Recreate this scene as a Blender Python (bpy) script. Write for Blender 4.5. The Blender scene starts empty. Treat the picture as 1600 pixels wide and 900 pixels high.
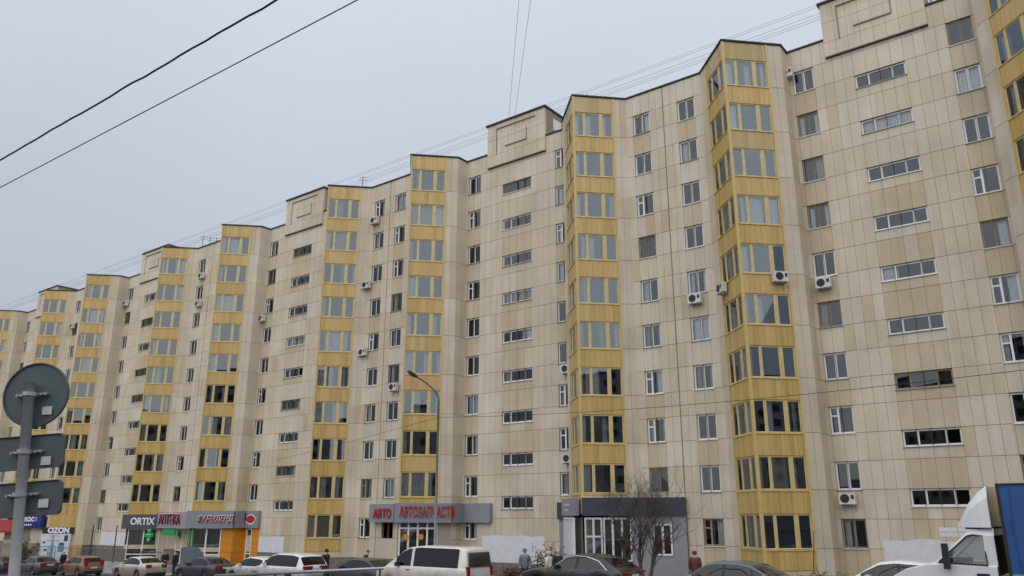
import bpy, bmesh, math, random
from mathutils import Vector, Matrix
random.seed(7)
R = math.radians
scene = bpy.context.scene
col = scene.collection

# ------------------------------------------------------------------ camera
CAM_Z = 3.3
cd = bpy.data.cameras.new('camera'); cam = bpy.data.objects.new('camera', cd); col.objects.link(cam)
cam.location = (0, 0, CAM_Z); cam.rotation_euler = (R(90 + 15.98), 0, 0)
cd.sensor_width = 36; cd.lens = 1243 / 1600 * 36; cd.clip_start = .1; cd.clip_end = 3000
scene.camera = cam
# ------------------------------------------------------------------ sky and sun (overcast)
SUN_EL, SUN_AZ = 34, 200          # azimuth clockwise from +Y (behind the camera, a little left)
world = bpy.data.worlds.new('World'); scene.world = world; world.use_nodes = True
nt = world.node_tree; nt.nodes.clear(); N = nt.nodes.new; L = nt.links.new
tc = N('ShaderNodeTexCoord'); sep = N('ShaderNodeSeparateXYZ'); L(tc.outputs['Generated'], sep.inputs[0])
mx = N('ShaderNodeMath'); mx.operation = 'MAXIMUM'; L(sep.outputs['Z'], mx.inputs[0]); mx.inputs[1].default_value = 0
ma = N('ShaderNodeMath'); ma.operation = 'MULTIPLY_ADD'; L(mx.outputs[0], ma.inputs[0]); ma.inputs[1].default_value = .62; ma.inputs[2].default_value = .42
nz = N('ShaderNodeTexNoise'); nz.inputs['Scale'].default_value = 2.2; nz.inputs['Detail'].default_value = 4; L(tc.outputs['Generated'], nz.inputs['Vector'])
mr = N('ShaderNodeMapRange'); L(nz.outputs['Fac'], mr.inputs[0]); mr.inputs['To Min'].default_value = .93; mr.inputs['To Max'].default_value = 1.07
mm = N('ShaderNodeMath'); mm.operation = 'MULTIPLY'; L(ma.outputs[0], mm.inputs[0]); L(mr.outputs[0], mm.inputs[1])
grey = N('ShaderNodeVectorMath'); grey.operation = 'SCALE'; grey.inputs[0].default_value = (.672, .722, .815); L(mm.outputs[0], grey.inputs['Scale'])
sky = N('ShaderNodeTexSky'); sky.sky_type = 'NISHITA'; sky.sun_disc = False; sky.sun_elevation = R(SUN_EL); sky.sun_rotation = R(SUN_AZ)
bg1 = N('ShaderNodeBackground'); L(grey.outputs[0], bg1.inputs[0]); bg1.inputs[1].default_value = 1.06
bg2 = N('ShaderNodeBackground'); L(sky.outputs[0], bg2.inputs[0]); bg2.inputs[1].default_value = .012
ad = N('ShaderNodeAddShader'); L(bg1.outputs[0], ad.inputs[0]); L(bg2.outputs[0], ad.inputs[1])
out = N('ShaderNodeOutputWorld'); L(ad.outputs[0], out.inputs[0])
sd = bpy.data.lights.new('sun', 'SUN'); sd.energy = 1.5; sd.angle = R(105); sd.color = (1, .96, .9)
sun = bpy.data.objects.new('sun', sd); col.objects.link(sun)
_az = R(SUN_AZ); _d = Vector((math.sin(_az) * math.cos(R(SUN_EL)), math.cos(_az) * math.cos(R(SUN_EL)), math.sin(R(SUN_EL))))
sun.rotation_euler = (-_d).to_track_quat('-Z', 'Y').to_euler(); sun.location = (0, -20, 60)
scene.view_settings.view_transform = 'Standard'; scene.view_settings.look = 'None'
scene.view_settings.exposure = .17; scene.view_settings.gamma = 1; scene.view_settings.use_curve_mapping = False

# ------------------------------------------------------------------ the building's own axes
ANG = R(-37.5)
EV = Vector((math.cos(ANG), math.sin(ANG), 0)); NV = Vector((math.sin(ANG), -math.cos(ANG), 0))
S0 = Vector((12.11, 40.33, 0)) - NV * 3.65
def W(u, v, z=0): return S0 + EV * u + NV * v + Vector((0, 0, z))
def ground_z(y): return 1.65 - .043 * y

# ------------------------------------------------------------------ materials
MATS = {}
def new_mat(name):
    m = bpy.data.materials.new(name); m.use_nodes = True
    MATS[name] = m; return m, m.node_tree.nodes, m.node_tree.links, m.node_tree.nodes['Principled BSDF']
def simple(name, colr, rough=.6, metal=0, var=.08, scale=6, bump=0):
    m, nd, lk, b = new_mat(name)
    b.inputs['Roughness'].default_value = rough; b.inputs['Metallic'].default_value = metal
    t = nd.new('ShaderNodeTexCoord'); nz = nd.new('ShaderNodeTexNoise'); nz.inputs['Scale'].default_value = scale; nz.inputs['Detail'].default_value = 5
    lk.new(t.outputs['Object'], nz.inputs['Vector'])
    mp = nd.new('ShaderNodeMapRange'); lk.new(nz.outputs['Fac'], mp.inputs[0]); mp.inputs['From Min'].default_value = .25; mp.inputs['From Max'].default_value = .75
    mp.inputs['To Min'].default_value = 1 - var; mp.inputs['To Max'].default_value = 1 + var
    vm = nd.new('ShaderNodeVectorMath'); vm.operation = 'SCALE'; vm.inputs[0].default_value = colr; lk.new(mp.outputs[0], vm.inputs['Scale'])
    lk.new(vm.outputs[0], b.inputs['Base Color'])
    if bump:
        bp = nd.new('ShaderNodeBump'); bp.inputs['Strength'].default_value = bump; bp.inputs['Distance'].default_value = .02
        lk.new(nz.outputs['Fac'], bp.inputs['Height']); lk.new(bp.outputs[0], b.inputs['Normal'])
    return m
def slab_mat(name, stops):
    """facing slabs: a tint per slab (cell of u,z), dirt running down in streaks"""
    m, nd, lk, b = new_mat(name); b.inputs['Roughness'].default_value = .8
    g = nd.new('ShaderNodeNewGeometry')
    d = nd.new('ShaderNodeVectorMath'); d.operation = 'DOT_PRODUCT'; lk.new(g.outputs['Position'], d.inputs[0]); d.inputs[1].default_value = EV
    sp = nd.new('ShaderNodeSeparateXYZ'); lk.new(g.outputs['Position'], sp.inputs[0])
    def cell(sock, size, off):
        a = nd.new('ShaderNodeMath'); a.operation = 'ADD'; lk.new(sock, a.inputs[0]); a.inputs[1].default_value = off
        q = nd.new('ShaderNodeMath'); q.operation = 'DIVIDE'; lk.new(a.outputs[0], q.inputs[0]); q.inputs[1].default_value = size
        f = nd.new('ShaderNodeMath'); f.operation = 'FLOOR'; lk.new(q.outputs[0], f.inputs[0]); return f.outputs[0]
    oi = nd.new('ShaderNodeAttribute'); oi.attribute_name = 'tint'
    # three-slab-wide panels share most of their tint
    cb = nd.new('ShaderNodeCombineXYZ'); lk.new(cell(d.outputs['Value'], 1.9, .4), cb.inputs[0]); lk.new(cell(sp.outputs['Z'], 1.4, -.35), cb.inputs[1])
    wn = nd.new('ShaderNodeTexWhiteNoise'); wn.noise_dimensions = '3D'; lk.new(cb.outputs[0], wn.inputs['Vector'])
    cb2 = nd.new('ShaderNodeCombineXYZ'); lk.new(cell(d.outputs['Value'], .62, .1), cb2.inputs[0]); lk.new(cell(sp.outputs['Z'], 1.4, -.35), cb2.inputs[1]); cb2.inputs[2].default_value = 3
    wn2 = nd.new('ShaderNodeTexWhiteNoise'); wn2.noise_dimensions = '3D'; lk.new(cb2.outputs[0], wn2.inputs['Vector'])
    av = nd.new('ShaderNodeMix'); av.data_type = 'FLOAT'; av.inputs[0].default_value = .3; lk.new(wn.outputs['Value'], av.inputs[2]); lk.new(wn2.outputs['Value'], av.inputs[3])
    cr = nd.new('ShaderNodeValToRGB'); els = cr.color_ramp.elements
    while len(els) < len(stops): els.new(.5)
    for el, (p, c) in zip(els, stops): el.position = p; el.color = (*c, 1)
    lk.new(av.outputs[0], cr.inputs[0])
    cv = nd.new('ShaderNodeCombineXYZ'); lk.new(d.outputs['Value'], cv.inputs[0]); lk.new(sp.outputs['Z'], cv.inputs[2])
    mp = nd.new('ShaderNodeMapping'); lk.new(cv.outputs[0], mp.inputs[0]); mp.inputs['Scale'].default_value = (2.6, 1, .35)
    nz = nd.new('ShaderNodeTexNoise'); nz.inputs['Scale'].default_value = 1; nz.inputs['Detail'].default_value = 6; lk.new(mp.outputs[0], nz.inputs['Vector'])
    m1 = nd.new('ShaderNodeMapRange'); lk.new(nz.outputs['Fac'], m1.inputs[0]); m1.inputs['From Min'].default_value = .3; m1.inputs['From Max'].default_value = .7; m1.inputs['To Min'].default_value = .92; m1.inputs['To Max'].default_value = 1.04
    n2 = nd.new('ShaderNodeTexNoise'); n2.inputs['Scale'].default_value = .35; n2.inputs['Detail'].default_value = 6; lk.new(cv.outputs[0], n2.inputs['Vector'])
    m2 = nd.new('ShaderNodeMapRange'); lk.new(n2.outputs['Fac'], m2.inputs[0]); m2.inputs['From Min'].default_value = .3; m2.inputs['From Max'].default_value = .7; m2.inputs['To Min'].default_value = .87; m2.inputs['To Max'].default_value = 1.06
    mu = nd.new('ShaderNodeMath'); mu.operation = 'MULTIPLY'; lk.new(m1.outputs[0], mu.inputs[0]); lk.new(m2.outputs[0], mu.inputs[1])
    vm = nd.new('ShaderNodeVectorMath'); vm.operation = 'SCALE'; lk.new(cr.outputs[0], vm.inputs[0]); lk.new(mu.outputs[0], vm.inputs['Scale'])
    lk.new(vm.outputs[0], b.inputs['Base Color'])
    n3 = nd.new('ShaderNodeTexNoise'); n3.inputs['Scale'].default_value = 25; lk.new(g.outputs['Position'], n3.inputs['Vector'])
    bp = nd.new('ShaderNodeBump'); bp.inputs['Strength'].default_value = .25; bp.inputs['Distance'].default_value = .01; lk.new(n3.outputs['Fac'], bp.inputs['Height']); lk.new(bp.outputs[0], b.inputs['Normal'])
    return m
slab_mat('slab', [(0, (.58, .495, .37)), (.35, (.61, .53, .41)), (.65, (.635, .562, .452)), (1, (.655, .60, .51))])
slab_mat('slab_ochre', [(0, (.54, .435, .29)), (.5, (.57, .47, .33)), (1, (.60, .51, .38))])
def yellow_mat(name, stops, rough):
    m, nd, lk, b = new_mat(name); b.inputs['Roughness'].default_value = rough; b.inputs['IOR'].default_value = 1.55
    t = nd.new('ShaderNodeTexCoord'); oi = nd.new('ShaderNodeObjectInfo')
    sp = nd.new('ShaderNodeSeparateXYZ'); lk.new(t.outputs['Object'], sp.inputs[0])
    q = nd.new('ShaderNodeMath'); q.operation = 'DIVIDE'; lk.new(sp.outputs['X'], q.inputs[0]); q.inputs[1].default_value = .335
    f = nd.new('ShaderNodeMath'); f.operation = 'FLOOR'; lk.new(q.outputs[0], f.inputs[0])
    cb = nd.new('ShaderNodeCombineXYZ'); lk.new(f.outputs[0], cb.inputs[0]); lk.new(oi.outputs['Random'], cb.inputs[1])
    wn = nd.new('ShaderNodeTexWhiteNoise'); wn.noise_dimensions = '3D'; lk.new(cb.outputs[0], wn.inputs['Vector'])
    ov = nd.new('ShaderNodeVectorMath'); ov.operation = 'ADD'; lk.new(t.outputs['Object'], ov.inputs[0])
    rv = nd.new('ShaderNodeCombineXYZ'); ms = nd.new('ShaderNodeMath'); ms.operation = 'MULTIPLY'; ms.inputs[1].default_value = 50; lk.new(oi.outputs['Random'], ms.inputs[0]); lk.new(ms.outputs[0], rv.inputs[0]); lk.new(rv.outputs[0], ov.inputs[1])
    mp = nd.new('ShaderNodeMapping'); mp.inputs['Scale'].default_value = (9, 1, .9); lk.new(ov.outputs[0], mp.inputs[0])
    nz = nd.new('ShaderNodeTexNoise'); nz.inputs['Scale'].default_value = 1; nz.inputs['Detail'].default_value = 5; lk.new(mp.outputs[0], nz.inputs['Vector'])
    av = nd.new('ShaderNodeMix'); av.data_type = 'FLOAT'; av.inputs[0].default_value = .62; lk.new(wn.outputs['Value'], av.inputs[2]); lk.new(nz.outputs['Fac'], av.inputs[3])
    cr = nd.new('ShaderNodeValToRGB'); els = cr.color_ramp.elements
    while len(els) < len(stops): els.new(.5)
    for el, (p, c) in zip(els, stops): el.position = p; el.color = (*c, 1)
    lk.new(av.outputs[0], cr.inputs[0]); lk.new(cr.outputs[0], b.inputs['Base Color'])
    return m
yellow_mat('yellow_sheet', [(.15, (.36, .235, .07)), (.4, (.51, .34, .105)), (.62, (.56, .385, .135)), (.9, (.62, .46, .20))], .33)
yellow_mat('yellow_ribbed', [(.2, (.42, .31, .14)), (.5, (.54, .42, .21)), (.8, (.60, .48, .26))], .4)
simple('yellow_frame', (.60, .45, .17), .35, 0, .14, 3)
simple('sash_pale', (.66, .60, .45), .4, 0, .1, 3)
simple('joint', (.25, .215, .17), .9)
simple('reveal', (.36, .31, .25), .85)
simple('plinth', (.19, .17, .15), .9, 0, .35, 4, .6)
simple('flashing', (.035, .037, .042), .5, .3)
simple('roofing', (.10, .10, .105), .9)
simple('ceiling', (.62, .62, .60), .9)
simple('room', (.30, .26, .22), .9, 0, .3, .25)
simple('upvc', (.80, .81, .82), .35, 0, .03)
simple('old_wood', (.30, .24, .18), .6, 0, .25)
simple('sill_metal', (.33, .32, .31), .45, .3, .2)
simple('curtain', (.86, .87, .88), .9, 0, .06)
simple('curtain_tint', (.55, .49, .40), .9, 0, .1)
simple('brick_red', (.33, .27, .21), .9, 0, .25, 14)
simple('whitewash', (.66, .68, .71), .8, 0, .09, 2.0, .1)
simple('concrete', (.33, .32, .31), .9, 0, .18, 1.5, .3)
simple('asphalt', (.055, .055, .058), .9, 0, .2, 3, .4)
simple('soil', (.09, .075, .055), .95, 0, .35, 2, .6)
simple('kerb', (.34, .33, .32), .9, 0, .15, 3)
simple('black_cable', (.012, .012, .014), .6)
simple('wire_grey', (.10, .10, .11), .6)
simple('steel', (.42, .44, .45), .4, .6, .12)
simple('pole_paint', (.36, .38, .385), .55, .1, .12, 5)
simple('sign_back', (.095, .12, .13), .55, .2, .15, 3)
simple('sticker', (.55, .57, .58), .7, 0, .12, 12)
simple('ac_white', (.62, .62, .60), .5, 0, .1)
simple('dark', (.02, .02, .022), .6)
simple('tyre', (.022, .022, .023), .85)
simple('rim', (.40, .41, .42), .35, .8)
simple('band_slate', (.045, .055, .075), .45, .1, .06)
simple('band_dark', (.045, .05, .065), .45, .1, .06)
simple('band_grey', (.25, .26, .30), .45, .1, .05)
simple('band_anthracite', (.085, .085, .10), .5, .1, .05)
simple('band_mauve', (.33, .28, .33), .5, 0, .06)
simple('render_grey', (.27, .28, .31), .85, 0, .08, 3)
simple('letter_red', (.42, .015, .02), .4)
simple('letter_maroon', (.22, .02, .03), .4)
simple('letter_white', (.82, .82, .84), .4, 0, .02)
simple('orange_panel', (.66, .25, .012), .45, 0, .06, 1.5)
simple('sign_blue', (.012, .03, .19), .4)
simple('awning_red', (.30, .025, .03), .7)
simple('green_sign', (.01, .30, .06), .4)
simple('poster', (.62, .65, .71), .6, 0, .05, 3)
simple('poster_blue', (.10, .28, .42), .6); simple('poster_navy', (.02, .045, .10), .6); simple('poster_pink', (.52, .36, .42), .6)
simple('tail_red', (.25, .012, .012), .25); simple('plate', (.6, .6, .58), .5); simple('chrome', (.75, .76, .78), .18, 1)
simple('tarp_blue', (.018, .085, .27), .55, 0, .12, 1.2, .4)
simple('skin', (.50, .33, .25), .6)
simple('bark', (.095, .07, .055), .9, 0, .25, 20)
simple('twig', (.10, .08, .07), .9, 0, .25, 20)
simple('leaf_dry', (.13, .10, .045), .8, 0, .4, 9)
simple('leaf_green', (.055, .075, .03), .8, 0, .4, 9)
def cloth(name, c): return simple(name, c, .9, 0, .18, 9, .3)
def paint(name, c, metal=0, dirt=None):
    m = simple(name, c, .28, metal, .04)
    b = m.node_tree.nodes['Principled BSDF']; b.inputs['Coat Weight'].default_value = .6; b.inputs['Coat Roughness'].default_value = .08
    if dirt:   # road dirt settled on the lower body, in the body's own coordinates
        nd, lk = m.node_tree.nodes, m.node_tree.links
        src = b.inputs['Base Color'].links[0].from_socket
        t = nd.new('ShaderNodeTexCoord'); sp = nd.new('ShaderNodeSeparateXYZ'); lk.new(t.outputs['Object'], sp.inputs[0])
        nz = nd.new('ShaderNodeTexNoise'); nz.inputs['Scale'].default_value = 3; lk.new(t.outputs['Object'], nz.inputs['Vector'])
        a = nd.new('ShaderNodeMath'); a.operation = 'MULTIPLY_ADD'; lk.new(nz.outputs['Fac'], a.inputs[0]); a.inputs[1].default_value = -.5; lk.new(sp.outputs['Z'], a.inputs[2])
        mp = nd.new('ShaderNodeMapRange'); lk.new(a.outputs[0], mp.inputs[0]); mp.inputs['From Min'].default_value = .35; mp.inputs['From Max'].default_value = .85; mp.inputs['To Min'].default_value = .8; mp.inputs['To Max'].default_value = .05
        mi = nd.new('ShaderNodeMix'); mi.data_type = 'RGBA'; lk.new(mp.outputs[0], mi.inputs[0]); lk.new(src, mi.inputs[6]); mi.inputs[7].default_value = (*dirt, 1)
        lk.new(mi.outputs[2], b.inputs['Base Color'])
    return m
DIRT = (.17, .135, .10)
paint('paint_white', (.78, .79, .80), 0, DIRT); paint('paint_van', (.72, .70, .65), 0, (.30, .24, .18)); paint('paint_cream', (.74, .70, .62), 0, DIRT); paint('paint_red', (.30, .07, .035), .2, DIRT)
paint('paint_black', (.018, .019, .023), .2, (.06, .05, .045)); paint('paint_navy', (.03, .035, .055), .3, (.06, .05, .045)); paint('paint_graphite', (.07, .072, .075), .4, (.09, .08, .07))
paint('paint_bluegrey', (.12, .145, .19), .4, DIRT); paint('hood_blue', (.10, .14, .18), .3)
def glass_mat(name, ior, tint, tr):
    m = bpy.data.materials.new(name); m.use_nodes = True; MATS[name] = m
    nd, lk = m.node_tree.nodes, m.node_tree.links; nd.clear()
    fr = nd.new('ShaderNodeFresnel'); fr.inputs['IOR'].default_value = ior
    gl = nd.new('ShaderNodeBsdfGlossy'); gl.inputs['Roughness'].default_value = .015; gl.inputs['Color'].default_value = (*tint, 1)
    tp = nd.new('ShaderNodeBsdfTransparent'); tp.inputs['Color'].default_value = (*tr, 1)
    mx = nd.new('ShaderNodeMixShader'); lk.new(fr.outputs[0], mx.inputs[0]); lk.new(tp.outputs[0], mx.inputs[1]); lk.new(gl.outputs[0], mx.inputs[2])
    o = nd.new('ShaderNodeOutputMaterial'); lk.new(mx.outputs[0], o.inputs[0])
glass_mat('glass', 2.2, (.80, .92, 1), (.9, .93, .94))
glass_mat('glass_flat', 1.75, (.82, .93, 1), (.88, .92, .94))
glass_mat('car_glass', 1.6, (1, 1, 1), (.16, .18, .19))
glass_mat('cab_glass', 1.6, (1, 1, 1), (.55, .58, .58))

# ------------------------------------------------------------------ mesh helpers
class MB:
    def __init__(s): s.v = []; s.f = []; s.m = []
    def quad(s, pts, mi=0):
        b = len(s.v); s.v += [tuple(p) for p in pts]; s.f.append(tuple(range(b, b + len(pts)))); s.m.append(mi)
    def box(s, x0, x1, y0, y1, z0, z1, mi=0):
        b = len(s.v)
        s.v += [(x0, y0, z0), (x1, y0, z0), (x1, y1, z0), (x0, y1, z0), (x0, y0, z1), (x1, y0, z1), (x1, y1, z1), (x0, y1, z1)]
        for q in ((0, 3, 2, 1), (4, 5, 6, 7), (0, 1, 5, 4), (1, 2, 6, 5), (2, 3, 7, 6), (3, 0, 4, 7)): s.f.append(tuple(b + i for i in q)); s.m.append(mi)
    def tube(s, pts, rad, n=6, mi=0, cap=True):
        pts = [Vector(p) for p in pts]; rads = rad if isinstance(rad, (list, tuple)) else [rad] * len(pts)
        b = len(s.v); prev = None
        for i, p in enumerate(pts):
            t = (pts[min(i + 1, len(pts) - 1)] - pts[max(i - 1, 0)])
            t = t.normalized() if t.length > 1e-9 else Vector((0, 0, 1))
            a = t.cross(Vector((0, 0, 1))) if abs(t.z) < .95 else t.cross(Vector((1, 0, 0)))
            a.normalize()
            if prev is not None and a.dot(prev) < 0: a = -a
            prev = a; c = t.cross(a)
            for k in range(n):
                w = 2 * math.pi * k / n; s.v.append(tuple(p + (a * math.cos(w) + c * math.sin(w)) * rads[i]))
        for i in range(len(pts) - 1):
            for k in range(n):
                k2 = (k + 1) % n; s.f.append((b + i * n + k, b + i * n + k2, b + (i + 1) * n + k2, b + (i + 1) * n + k)); s.m.append(mi)
        if cap:
            s.f.append(tuple(b + k for k in range(n))); s.m.append(mi)
            e_ = b + (len(pts) - 1) * n; s.f.append(tuple(e_ + k for k in reversed(range(n)))); s.m.append(mi)
    def disc(s, c, nrm, r, th, n=28, mi=0):
        nrm = Vector(nrm).normalized(); s.tube([Vector(c) - nrm * th / 2, Vector(c) + nrm * th / 2], r, n, mi)
    def mesh(s, mats, smooth=False, fix=False):
        me = bpy.data.meshes.new('mesh'); me.from_pydata(s.v, [], s.f)
        for m in (mats if isinstance(mats, (list, tuple)) else [mats]): me.materials.append(MATS[m])
        me.polygons.foreach_set('material_index', s.m)
        if smooth: me.polygons.foreach_set('use_smooth', [True] * len(me.polygons))
        if fix:
            bm = bmesh.new(); bm.from_mesh(me); bmesh.ops.recalc_face_normals(bm, faces=bm.faces); bm.to_mesh(me); bm.free()
        me.update(); return me
def obj(name, me, parent=None, mat=None):
    o = bpy.data.objects.new(name, me); col.objects.link(o)
    if me is not None: me.name = name
    if parent is not None: o.parent = parent
    if mat is not None: o.matrix_local = mat
    return o
def empty(name, mat=None):
    o = obj(name, None, None, mat); o.empty_display_size = .3; return o
def tag(o, label=None, cat=None, group=None, kind=None):
    if label: o['label'] = label
    if cat: o['category'] = cat
    if group: o['group'] = group
    if kind: o['kind'] = kind
    return o
def frame(P, t):   # local x along t, y INTO the wall, z up
    t = Vector(t).normalized(); y = Vector((0, 0, 1)).cross(t)
    M = Matrix((t, y, Vector((0, 0, 1)))).transposed().to_4x4(); M.translation = P; return M
_cache = {}
def cached(key, fn):
    if key not in _cache: _cache[key] = fn()
    return _cache[key]
_P = R(15.98); FPX = 1243.
def project(p):
    z = p.z - CAM_Z; c = p.y * math.cos(_P) + z * math.sin(_P)
    if c < .1: return (-9999, -9999, c)
    return (800 + FPX * p.x / c, 450 - FPX * (-p.y * math.sin(_P) + z * math.cos(_P)) / c, c)

# ------------------------------------------------------------------ ground: one sheet that falls away from the camera
def ground_quad(pts, lift): return [(p.x, p.y, ground_z(p.y) + lift) for p in pts]
mb = MB(); mb.quad([(x, y, ground_z(y)) for x, y in ((-500, -300), (500, -300), (500, 600), (-500, 600))])
tag(obj('ground', mb.mesh('soil')), kind='structure')
mb = MB(); mb.quad(ground_quad([W(-200, 9.5), W(-200, 34), W(150, 34), W(150, 9.5)], .02))
tag(obj('road', mb.mesh('asphalt')), kind='structure')
mb = MB(); mb.quad(ground_quad([W(-200, 4.2), W(-200, 9.2), W(150, 9.2), W(150, 4.2)], .10))
tag(obj('pavement', mb.mesh('concrete')), kind='structure')
mb = MB()
for v0, v1 in ((9.2, 9.45),):
    a = ground_quad([W(-200, v0), W(150, v0), W(150, v1), W(-200, v1)], .16); b_ = ground_quad([W(-200, v0), W(150, v0), W(150, v1), W(-200, v1)], -.1)
    mb.quad(a)
    for i in range(4): mb.quad([b_[i], b_[(i + 1) % 4], a[(i + 1) % 4], a[i]])
tag(obj('kerb', mb.mesh('kerb')), kind='structure')

# ------------------------------------------------------------------ apartment block
ZS = 1.75                       # first slab seam / window sill
FL = 2.8
BAYS = [('I', -103.2, 'B'), ('H', -87.0, 'A'), ('G', -76.4, 'B'), ('F', -60.45, 'A'), ('E', -49.8, 'B'), ('D', -34.55, 'A'), ('C', -24.95, 'B'), ('A', -10.3, 'A'), ('B', 0., 'B'), ('J', 14.75, 'A')]
BU = {b[0]: b[1] for b in BAYS}
VB = 3.6; VW = 1.05; HB = 2.5
building = tag(empty('apartment_building', Matrix.Translation(W(0, 0, 0))), 'long ten-storey beige panel apartment block with yellow corner bays', 'building')
ORG = W(0, 0, 0)
def bpart(name, me, M): # M in world
    return obj(name, me, building, Matrix.Translation(-ORG) @ M)
slabs = []                      # (M, w, h, material) collected, nearest 300 become objects
wall_mb = {}                    # backing, in world coordinates
def wq(pts, mat): wall_mb.setdefault(mat, MB()).quad(pts)
def wall(P0, P1, cols, rows, opening, ochre):
    """cols/rows: break positions; opening(i,j)->bool. Dark backing + slab in front of it, reveals round openings."""
    t = (P1 - P0).normalized(); M = frame(P0, t); Ln = (P1 - P0).length
    def pt(x, y, z): return M @ Vector((x, y, z))
    for i in range(len(cols) - 1):
        for j in range(len(rows) - 1):
            x0, x1, z0, z1 = cols[i], cols[i + 1], rows[j], rows[j + 1]
            if opening(i, j):
                d = .22
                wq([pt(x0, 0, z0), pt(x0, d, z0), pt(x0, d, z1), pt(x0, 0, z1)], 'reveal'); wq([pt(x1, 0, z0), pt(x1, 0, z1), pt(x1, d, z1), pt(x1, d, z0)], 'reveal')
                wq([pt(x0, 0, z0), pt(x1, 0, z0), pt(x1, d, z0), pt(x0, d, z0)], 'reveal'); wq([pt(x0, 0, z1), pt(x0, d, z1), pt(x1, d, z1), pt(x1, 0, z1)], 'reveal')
                continue
            wq([pt(x0, .012, z0), pt(x1, .012, z0), pt(x1, .012, z1), pt(x0, .012, z1)], 'joint')
            gx, g = .007, .012
            slabs.append((M @ Matrix.Translation((x0 + gx, 0, z0 + g)), round(x1 - x0 - 2 * gx, 3), round(z1 - z0 - 2 * g, 3), 'slab_ochre' if ochre(i, j) else 'slab'))
def slab_mesh(w, h, mat):
    def mk():
        m = MB(); y0, y1 = -.018, .03
        m.quad([(0, y0, 0), (w, y0, 0), (w, y0, h), (0, y0, h)]); m.quad([(0, y0, 0), (0, y0, h), (0, y1, h), (0, y1, 0)]); m.quad([(w, y0, 0), (w, y1, 0), (w, y1, h), (w, y0, h)])
        m.quad([(0, y0, h), (w, y0, h), (w, y1, h), (0, y1, h)]); m.quad([(0, y0, 0), (0, y1, 0), (w, y1, 0), (w, y0, 0)])
        return m.mesh(mat)
    return cached(('slab', w, h, mat), mk)

# --- windows
def pane_mesh(w, h, mat='glass'):
    def mk(): m = MB(); m.quad([(0, 0, 0), (w, 0, 0), (w, 0, h), (0, 0, h)]); return m.mesh(mat)
    return cached(('pane', round(w, 3), round(h, 3), mat), mk)
def curtain_mesh(w, h, mat):
    def mk():
        m = MB(); n = max(6, int(w / .035)); ph = random.random() * 6
        xs = [w * i / n for i in range(n + 1)]; ys = [.025 * math.sin(i * 1.35 + ph) + .012 * math.sin(i * .6) for i in range(n + 1)]
        for i in range(n): m.quad([(xs[i], ys[i], 0), (xs[i + 1], ys[i + 1], 0), (xs[i + 1], ys[i + 1], h), (xs[i], ys[i], h)])
        return m.mesh(mat, True)
    return cached(('cur', round(w, 2), round(h, 2), mat), mk)
def add_panes(o, rects, y, wob=.5, mat='glass'):
    for (x0, x1, z0, z1) in rects:
        p = obj('pane', pane_mesh(x1 - x0, z1 - z0, mat), o)
        p.matrix_local = Matrix.Translation((x0, y, z0)) @ Matrix.Rotation(R(random.uniform(-wob, wob)), 4, 'Z') @ Matrix.Rotation(R(random.uniform(-wob, wob)), 4, 'X')
def add_curtains(o, x0, x1, z0, z1, y, prob):
    r = random.random()
    if r > prob: return
    mat = 'curtain' if random.random() < .8 else 'curtain_tint'; w = x1 - x0; k = random.random()
    def c(a, b): obj('curtain', curtain_mesh(b - a, z1 - z0, mat), o, Matrix.Translation((a, y, z0)))
    if k < .3: c(x0, x0 + .3 * w)
    elif k < .55: c(x0, x0 + .22 * w); c(x1 - .22 * w, x1)
    elif k < .75: c(x0, x1)
    else: c(x1 - .4 * w, x1)
def frame_mesh(w, h, bars, mat, fw=.065, y0=.09, y1=.16):
    def mk():
        m = MB(); m.box(0, fw, y0, y1, 0, h); m.box(w - fw, w, y0, y1, 0, h); m.box(fw, w - fw, y0, y1, 0, fw); m.box(fw, w - fw, y0, y1, h - fw, h)
        for b in bars: m.box(b[0], b[1], y0 + .003, y1 - .003, b[2], b[3])
        return m.mesh(mat)
    return cached(('frame', round(w, 3), round(h, 3), tuple(bars), mat, fw, y0), mk)
def sill_mesh(w, mat='sill_metal'):
    def mk(): m = MB(); m.box(-.04, w + .04, -.085, .088, -.035, -.004); return m.mesh(mat)
    return cached(('sill', round(w, 3), mat), mk)
def flat_window(M, w, h, old=False, style=None):
    mat = 'old_wood' if old else 'upvc'; fw = .08 if old else .085
    s = style if style is not None else (0 if random.random() < .72 else 1)
    if s == 0: c = w * .5; bars = [(c - .06, c + .06, fw, h - fw)]; rects = [(fw, c - .05, fw, h - fw), (c + .05, w - fw, fw, h - fw)]
    elif s == 1:
        c = w * .36; t = h * .66; bars = [(c - .05, c + .05, fw, h - fw), (fw, c - .05, t - .04, t + .04)]
        rects = [(fw, c - .05, fw, t - .04), (fw, c - .05, t + .04, h - fw), (c + .05, w - fw, fw, h - fw)]
    else:   # stair window: three lights
        a, b = w * .27, w * .74; bars = [(a - .04, a + .04, fw, h - fw), (b - .04, b + .04, fw, h - fw)]; rects = [(fw, a - .04, fw, h - fw), (a + .04, b - .04, fw, h - fw), (b + .04, w - fw, fw, h - fw)]
    o = bpart('stair_window' if s == 2 else 'window', frame_mesh(w, h, bars, mat, fw), M)
    if s == 2 and random.random() < .15: rects = rects[:2]
    add_panes(o, rects, .125, .9, 'glass_flat')
    obj('sill', sill_mesh(w, 'upvc' if random.random() < .55 else 'sill_metal'), o)
    add_curtains(o, .08, w - .08, .05, h - .05, .30, .6 if s != 2 else .25)
    return o
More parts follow.
